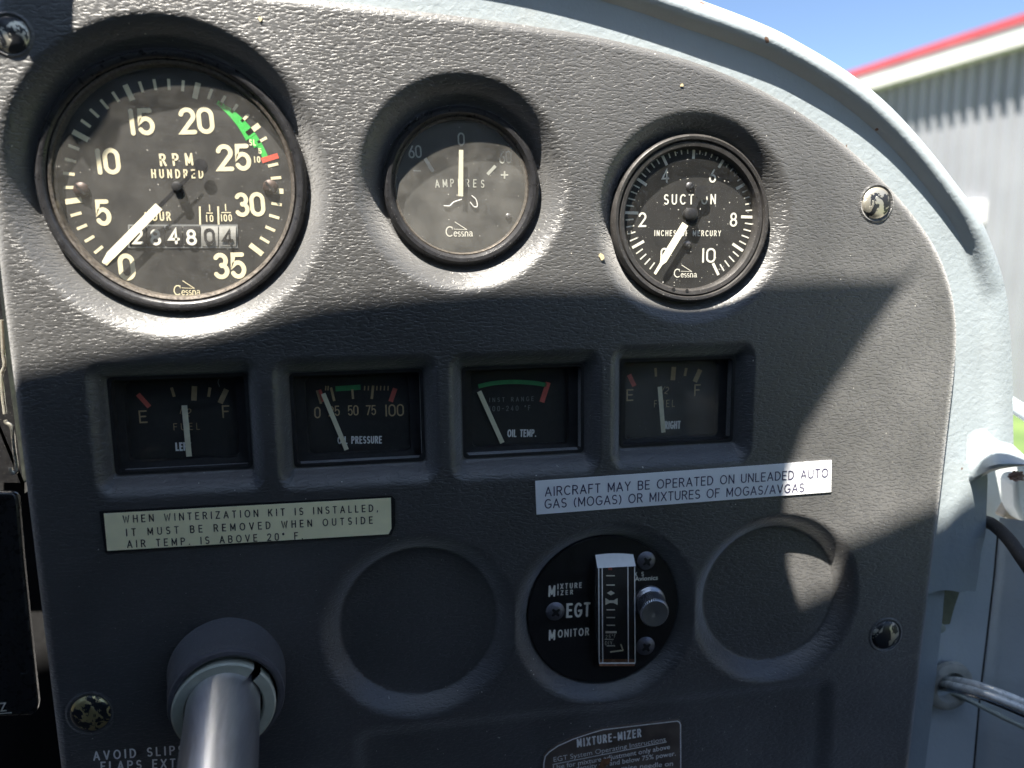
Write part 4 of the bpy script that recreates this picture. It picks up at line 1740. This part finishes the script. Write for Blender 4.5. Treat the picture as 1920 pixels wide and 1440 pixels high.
# flange below the sill
rows = [((1748, 860), (1850, 872)), ((1744, 900), (1852, 900)), ((1738, 950), (1850, 950)), ((1730, 1000), (1848, 1000)), ((1724, 1040), (1840, 1034)), ((1718, 1080), (1834, 1082)), ((1714, 1114), (1829, 1107))]
b = MB()
vs, fs = [], []
for l, r in rows:
    for k in range(9):
        t = k / 8
        w = -.0034 + (.0018 * math.sin(max(0, t - .35) / .65 * math.pi * .8) if t > .35 else 0)
        y = l[1] + (r[1] - l[1]) * t
        if l[1] > 1100:
            y += [0, -1, 1, -3, -4, -2, 2, 0, 2][k]
        vs.append(at3(l[0] + (r[0] - l[0]) * t, y, w))
    p = vs[-1]
    vs.append((p[0] + .0004, p[1], p[2] - .004))
for i in range(len(rows) - 1):
    for j in range(9):
        fs.append((i * 10 + j, (i + 1) * 10 + j, (i + 1) * 10 + j + 1, i * 10 + j + 1))
o = len(vs)
for k in range(10):
    p = vs[(len(rows) - 1) * 10 + k]
    vs.append((p[0], p[1] + .0003, p[2] - .0022))
for k in range(9):
    fs.append(((len(rows) - 1) * 10 + k, o + k, o + k + 1, (len(rows) - 1) * 10 + k + 1))
b.add([tuple(v) for v in vs], fs)
b.build('flange', M['paint'], ws)

# lower strip beside the panel
st = MB()
rows = [((1722, 1100), (1772, 1100)), ((1716, 1160), (1767, 1160)), ((1706, 1240), (1758, 1240)), ((1694, 1340), (1747, 1340)), ((1682, 1450), (1733, 1450)), ((1674, 1530), (1724, 1530))]
vs, fs = [], []
for l, r in rows:
    a_, c_ = at3(*l, -.005), at3(*r, -.005)
    vs += [a_, c_, c_ - np.array([-.0003, 0, .006])]
for i in range(len(rows) - 1):
    for j in range(2):
        fs.append((i * 3 + j, (i + 1) * 3 + j, (i + 1) * 3 + j + 1, i * 3 + j + 1))
st.add([tuple(v) for v in vs], fs)
tag(st.build('support_strip', M['paint']), 'narrow pale painted strip along the panel edge below the surround flange', 'trim strip')

# cabin side wall: two painted skins meeting at a seam
sw = thing('cabin_side_wall', 'grey blue painted cabin side wall with a dark vertical seam', 'cabin wall', at3(1850, 1300, -.02))
b = MB()
rows = [(1725, 1870, 990), (1720, 1862, 1080), (1712, 1848, 1200), (1700, 1836, 1300), (1690, 1824, 1440), (1680, 1815, 1540)]
vs, fs = [], []
for x0, x1, y in rows:
    for k in range(6):
        t = k / 5
        vs.append(tuple(at3(x0 + (x1 - x0) * t, y, -.013 - .002 * math.sin(t * math.pi))))
for i in range(len(rows) - 1):
    for j in range(5):
        fs.append((i * 6 + j, (i + 1) * 6 + j, (i + 1) * 6 + j + 1, i * 6 + j + 1))
b.add(vs, fs)
b.build('inner_skin', M['paint2'], sw)
b = MB()
vs, fs = [], []
for x0, x1, y in [(0, 1872, 970)] + rows:
    for k in range(6):
        t = k / 5
        p = np.array(at3(x1 + 2, y, -.016))
        vs.append(tuple(p + np.array([.055 * t, 0, .07 * t * (.6 + .4 * t)])))
n7 = len(rows) + 1
for i in range(n7 - 1):
    for j in range(5):
        fs.append((i * 6 + j, (i + 1) * 6 + j, (i + 1) * 6 + j + 1, i * 6 + j + 1))
b.add(vs, fs)
b.build('outer_skin', M['paint2'], sw)
b = MB()
b.tube([at3(x1 + 1, y, -.0150) for x0, x1, y in rows], .0006, 6)
b.build('seam', M['blackdull'], sw)
b = MB()
plate(b, [(1772, 1106), (1800, 1108), (1789, 1140), (1781, 1170), (1766, 1172)], -.0135, -.0128)
b.build('bare_primer_patch', M['primer'], sw, smooth=False)
b = MB()
c_ = at(1766, 1179, -.011)
b.lathe(c_, [(.0021, -.013), (.0021, -.0112), (.0016, -.0106), (.0006, -.0104)], 24, cap1=True)
b.build('rivet', M['nylon'], sw)
# recess behind the sill
b = MB()
vs = [at3(1835, 860, -.045), at3(2010, 860, -.045), at3(2010, 1010, -.045), at3(1835, 1010, -.045)]
b.add([tuple(v) for v in vs], [(0, 3, 2, 1)])
b.build('recess_back', M['paint2'], sw, smooth=False)

# things in that recess
b = MB()
b.tube(spline([at3(1838, 975, -.012), at3(1862, 984, -.002), at3(1892, 1012, .006), at3(1922, 1055, .014), at3(1960, 1110, .02)], 6), .0027, 14)
tag(b.build('cable', M['cable']), 'thick dirty black cable leaving the recess below the sill', 'cable')
b = MB()
pts = [(1881, 970), (1893, 950), (1903, 938), (1912, 930), (1930, 960), (1930, 985), (1906, 978)]
plate(b, pts, -.036, -.030)
tag(b.build('duct_piece', M['beige'], bevel=.001), 'beige plastic duct piece deep in the recess beside the cable', 'duct')
b = MB()
plate(b, [(1904, 905), (1912, 893), (1935, 893), (1935, 985), (1918, 975), (1906, 950)], -.032, -.022)
tag(b.build('duct_elbow', M['paint2'], bevel=.002), 'grey moulded elbow at the right of the recess', 'duct')
b = MB()
bmf = bmesh.new()
bmesh.ops.create_icosphere(bmf, subdivisions=4, radius=1)
fcn = at3(1906, 893, .004)
rng = random.Random(3)
for v in bmf.verts:
    nz = .75 + .35 * math.sin(v.co.x * 6 + 1) * math.sin(v.co.y * 7) * math.cos(v.co.z * 5) + rng.uniform(-.06, .06)
    v.co *= nz
vs = [(fcn[0] + v.co.x * .0038, fcn[1] + v.co.y * .0024, fcn[2] + v.co.z * .003) for v in bmf.verts]
b.add(vs, [[v.index for v in f.verts] for f in bmf.faces])
bmf.free()
tag(b.build('foam_scrap', M['foam']), 'torn pinkish foam scrap stuck under the bright sill', 'foam scrap')

# grommet and tubes
gc = at(1779, 1286, -.012)
b = MB()
ga = 44 * mpp(1779, 1286, -.012)
b.lathe(gc, [(ga, -.0128), (ga * .97, -.0108), (ga * .80, -.0098), (ga * .62, -.0102), (ga * .55, -.0118), (ga * .55, -.020)], 48)
tag(b.build('grommet', M['grommet']), 'off-white rubber grommet in the side wall around the tubes', 'grommet')


def pipe(pts, r, mat, label):
    b = MB()
    b.tube(spline(pts, 8), r, 16)
    tag(b.build('metal_tube', mat), label, 'tube', 'thin tubes through the grommet')


pipe([at3(1760, 1284, -.022), at3(1774, 1277, -.012), at3(1800, 1277, .0), at3(1850, 1290, .012), at3(1920, 1317, .022), at3(1990, 1350, .03)], .0016, M['tubewhite'], 'uppermost pale metal tube of the bundle leaving the grommet')
pipe([at3(1758, 1292, -.022), at3(1770, 1283, -.010), at3(1800, 1288, .002), at3(1850, 1302, .014), at3(1920, 1330, .024), at3(1990, 1364, .03)], .0016, M['tubewhite'], 'second pale metal tube lying just under the uppermost one')
pipe([at3(1756, 1294, -.022), at3(1768, 1291, -.010), at3(1800, 1296, .000), at3(1850, 1311, .010), at3(1920, 1340, .020), at3(1990, 1375, .03)], .0013, M['tubesteel'], 'dark bare steel tube under the two pale tubes at the grommet')
pipe([at3(1772, 1302, -.018), at3(1800, 1306, -.010), at3(1840, 1325, -.004), at3(1880, 1345, .002), at3(1920, 1364, .008), at3(1990, 1398, .015)], .0010, M['nylon'], 'separate thin pale line sagging lowest of the tubes')

# ------------------------------------------------------------------ radio stack edge at the far left
ra = thing('radio_unit', 'glossy black radio faceplate cut off by the picture edge, ending in the letter Z', 'radio', at3(20, 1130, -.004))
b = MB()
plate(b, [(-160, 922), (18, 923), (28, 926), (33, 936), (42, 1043), (56, 1180), (71, 1318), (68, 1334), (58, 1342), (-160, 1350)], -.0068, -.004)
rf = b.build('faceplate', M['radio'], ra, bevel=.0008)
b = MB()
text(b, 'Z', (1.5, 1326), (13, 1325), 14, -.0038, .18, cw=1.0)
stick(b, (-20, 1340), (22, 1336), 1.6, -.0038)
b.build('lettering', M['offwhite'], rf, smooth=False)
cn = thing('centre_console', 'dark centre console frame at the left beside the panel edge', 'console', at3(0, 800, -.03))
b = MB()
plate(b, [(-160, 420), (-12, 420), (14, 690), (46, 925), (46, 905), (-160, 905)], -.020, -.016)
b.build('frame', M['black'], cn)
b = MB()
b.prism([tuple(at(x, y, -.035)) for x, y in [(-300, 200), (10, 200), (140, 1540), (-300, 1540)]], -.04, -.035)
b.build('box', M['blackdull'], cn)


def clip(pts, label):
    b = MB()
    P3 = [at3(x, y, -.006) for x, y in pts]
    b.tube(spline(P3, 5), .0006, 8)
    tag(b.build('wire_clip', M['chrome']), label, 'clip', 'bright wire clips at the panel edge')


clip([(3, 600), (6, 660), (8.5, 685), (3, 703), (5, 740), (9.5, 776)], 'upper bright wire clip with a kink beside the panel edge')
clip([(10, 788), (12, 793), (22, 803), (27, 845), (31.5, 880), (26, 887), (21, 884), (20, 877)], 'lower bright hooked wire clip above the radio faceplate')

# ------------------------------------------------------------------ cabin around the viewer (shell, plus unseen roof sheet, plate and panel added for the light)


def up_to(px, py, z, w=0.0):
    """point of the plane v = z that shades the panel pixel (px, py)"""
    p = at3(px, py, w)
    s = (z - p[1]) / (-SUN[1])
    q = p - SUN * s
    return (q[0], q[2])


RZ = .33
EDGE = [(-420, 800), (-120, 735), (0, 708), (80, 692), (170, 672), (260, 655), (360, 642), (450, 622), (520, 598), (600, 577), (700, 566), (800, 556), (900, 549), (1000, 546), (1100, 546), (1200, 545), (1330, 540), (1450, 534), (1560, 530),
        (1690, 528), (1715, 508), (1730, 492), (1690, 545), (1620, 645), (1560, 735), (1505, 820), (1478, 900), (1470, 1000), (1490, 1062), (1540, 1040), (1600, 1015), (1680, 980), (1760, 945), (1850, 905), (1960, 860), (2080, 830)]
SKX0, SKX1, SKW0, SKW1 = -.34, .22, .165, .36
f2 = [up_to(x, y, RZ) for x, y in EDGE]  # edge of the added sheet, shaped along the sun to shade the panel
cbr = thing('added_roof', 'added unseen dark sheet above the viewer, its edge shaped to shade the lower panel', 'roof', (0, RZ, .3))
bm = bmesh.new()
poly = f2 + [(.28, .20), (.28, .25), (SKX1, .25), (SKX1, SKW0), (SKX0, SKW0), (SKX0, .25), (-.75, .25), (-.75, .14)]
bv = [bm.verts.new(W(u, RZ, w)) for u, w in poly]
for i in range(len(bv)):
    bm.edges.new((bv[i], bv[(i + 1) % len(bv)]))
bmesh.ops.triangle_fill(bm, use_beauty=True, edges=bm.edges[:])
ex = bmesh.ops.extrude_face_region(bm, geom=bm.faces[:])
for e in ex['geom']:
    if isinstance(e, bmesh.types.BMVert):
        e.co.z += .0015
bmesh.ops.recalc_face_normals(bm, faces=bm.faces[:])
me = bpy.data.meshes.new('roof_shade')
for v in bm.verts:
    v.co -= Vector(cbr.location)
bm.to_mesh(me)
bm.free()
me.materials.append(M['roof_shade'])
hl = bpy.data.objects.new('roof_shade', me)
COL.objects.link(hl)
hl.parent = cbr
b = MB()
b.box((-.75, RZ, .2505), (SKX0, RZ + .0015, 1.2))
b.box((SKX1, RZ, .2505), (.28, RZ + .0015, 1.2))
b.box((SKX0 + .0005, RZ, SKW1), (SKX1 - .0005, RZ + .0015, 1.2))
b.build('rear_roof_shade', M['roof_shade'], cbr)
b = MB()
b.box((SKX0 - .004, RZ - .0014, SKW0 - .004), (SKX1 + .004, RZ - .0004, SKW1 + .004))
b.build('fill_panel', M['fill_panel'], cbr)  # unseen translucent panel, added to brighten the shaded slopes from above
# unseen plate, added and shaped to shade the top corner of the panel
VZ = .185
vp = [up_to(x, y, VZ) for x, y in [(-400, -130), (143, -130), (136, 78), (100, 128), (76, 138), (52, 104), (0, 108), (-400, 112)]]
b = MB()
n_ = len(vp)
b.add([(u, VZ, w) for u, w in vp] + [(u, VZ + .0015, w) for u, w in vp], [list(range(n_)), list(range(2 * n_ - 1, n_ - 1, -1))] + [(i, (i + 1) % n_, n_ + (i + 1) % n_, n_ + i) for i in range(n_)])
tag(b.build('corner_shade_plate', M['shadeplate'], smooth=False), 'added unseen dark plate shading the top corner of the panel', 'shade plate')

sh = thing('cabin_shell', 'dark upholstered cabin interior behind the viewer', 'cabin', (0, -.55, .5))
b = MB()
b.box((-.75, -.60, -.02), (.75, -.57, 1.25))
b.build('floor', M['interior'], sh)
b = MB()
b.box((-.75, -.565, 1.2), (.75, .33, 1.23))
b.build('rear_bulkhead', M['interior'], sh)
b = MB()
b.box((-.75, -.565, .0), (-.72, .23, 1.19))
b.build('door_lining', M['interior'], sh)
b = MB()
b.box((.50, -.565, .09), (.53, -.20, 1.19))
b.build('door_lining', M['interior'], sh)
b = MB()
b.box((-.75, -.565, -.06), (.28, -.155, -.035))
b.build('foot_well', M['interior'], sh)
b = MB()
b.box((-.75, -.565, -.06), (-.19, .12, -.042))
b.build('lower_bulkhead', M['interior'], sh)

# ------------------------------------------------------------------ outside: hangar, ground
GZ = -1.42
camw = np.array(W(*CAMP))


def wray(px, py):
    return np.array(W(*ray(px, py)))


HE = 2.2
r1, r2 = wray(1604, 131), wray(1920, 26)
P1 = camw + r1 * (HE / r1[2])
P2 = camw + r2 * (HE / r2[2])
hd = (P2 - P1)
hd[2] = 0
hd /= np.linalg.norm(hd)
hn = np.array([hd[1], -hd[0], 0])
if hn @ (camw - P1) < 0:
    hn = -hn
print('hangar', P1, P2, hd, hn, np.linalg.norm(P1 - camw), np.linalg.norm(P2 - camw))
PS, PE = P1 - hd * 45, P2 + hd * 20
if (PE - PS) @ hd < 0:
    PS, PE = PE, PS
Lh = np.linalg.norm((PE - PS)[:2])


def hp(s, out, z):
    p = PS + hd * s + hn * out
    return (p[0], -p[1], z)        # handed to MB as (u, w->-y, v) below


def hv(s, out, z):
    p = PS + hd * s + hn * out
    return (p[0], z, -p[1])


top = camw[2] + HE
hg = thing('hangar', 'white ribbed metal hangar with red roof trim beyond the windshield', 'hangar', (P1[0], GZ, -P1[1]))
b = MB()
pitch = .15
ns = int(Lh / pitch)
vs, fs = [], []
for i in range(ns):
    s = i * pitch
    for ds, o_ in ((0, 0), (.085, 0), (.10, .05), (.135, .05)):
        vs.append(hv(s + ds, o_ - .21, GZ))
        vs.append(hv(s + ds, o_ - .21, top - .18))
nn = len(vs) // 2
for i in range(nn - 1):
    fs.append((2 * i, 2 * i + 2, 2 * i + 3, 2 * i + 1))
b.add(vs, fs)
b.build('wall_cladding', M['cladding'], hg, smooth=False)


def hbox(b, s0, s1, o0, o1, z0, z1):
    c = [hv(s, o_, z) for z in (z0, z1) for s, o_ in ((s0, o0), (s1, o0), (s1, o1), (s0, o1))]
    b.add(c, [(0, 3, 2, 1), (4, 5, 6, 7), (0, 1, 5, 4), (1, 2, 6, 5), (2, 3, 7, 6), (3, 0, 4, 7)])


b = MB()
hbox(b, 0, Lh, -.08, .02, top - .08, top)
b.build('roof_trim', M['roofred'], hg, smooth=False)
b = MB()
hbox(b, 0, Lh, -.19, 0, top - .26, top - .083)
b.build('fascia', M['fascia'], hg, smooth=False)
b = MB()
hbox(b, 0, Lh, -6, -.085, top - .2, top - .07)
b.build('roof', M['cladding'], hg, smooth=False)
# small white box on the wall
r3 = wray(1824, 398)
tt = ((PS + hn * -.16 - camw) @ hn) / (r3 @ hn)
P3 = camw + r3 * tt
s3 = (P3 - PS) @ hd
b = MB()
hbox(b, s3 - .11, s3 + .11, -.21, -.10, P3[2] - .11, P3[2] + .11)
b.build('white_wall_box', M['boxwhite'], hg, smooth=False)

b = MB()
b.add([(-600, GZ, -600), (600, GZ, -600), (600, GZ, 600), (-600, GZ, 600)], [(0, 1, 2, 3)])
gnd = b.build('ground', M['grass'], None, smooth=False)
gnd['kind'] = 'structure'
b = MB()
b.add([hv(0, 3.2, GZ + .004), hv(Lh, 3.2, GZ + .004), hv(Lh, 60, GZ + .004), hv(0, 60, GZ + .004)], [(0, 1, 2, 3)])
ap = b.build('pavement', M['apron'], None, smooth=False)
ap['kind'] = 'structure'
# door frame edge seen past the surround
b = MB()
b.tube([at3(1880, 748, -.05), at3(1912, 768, -.04), at3(1950, 792, -.03), at3(2000, 830, -.02)], .0035, 12)
tag(b.build('door_frame', M['paint']), 'pale curved door frame edge at the right above the sill', 'door frame')
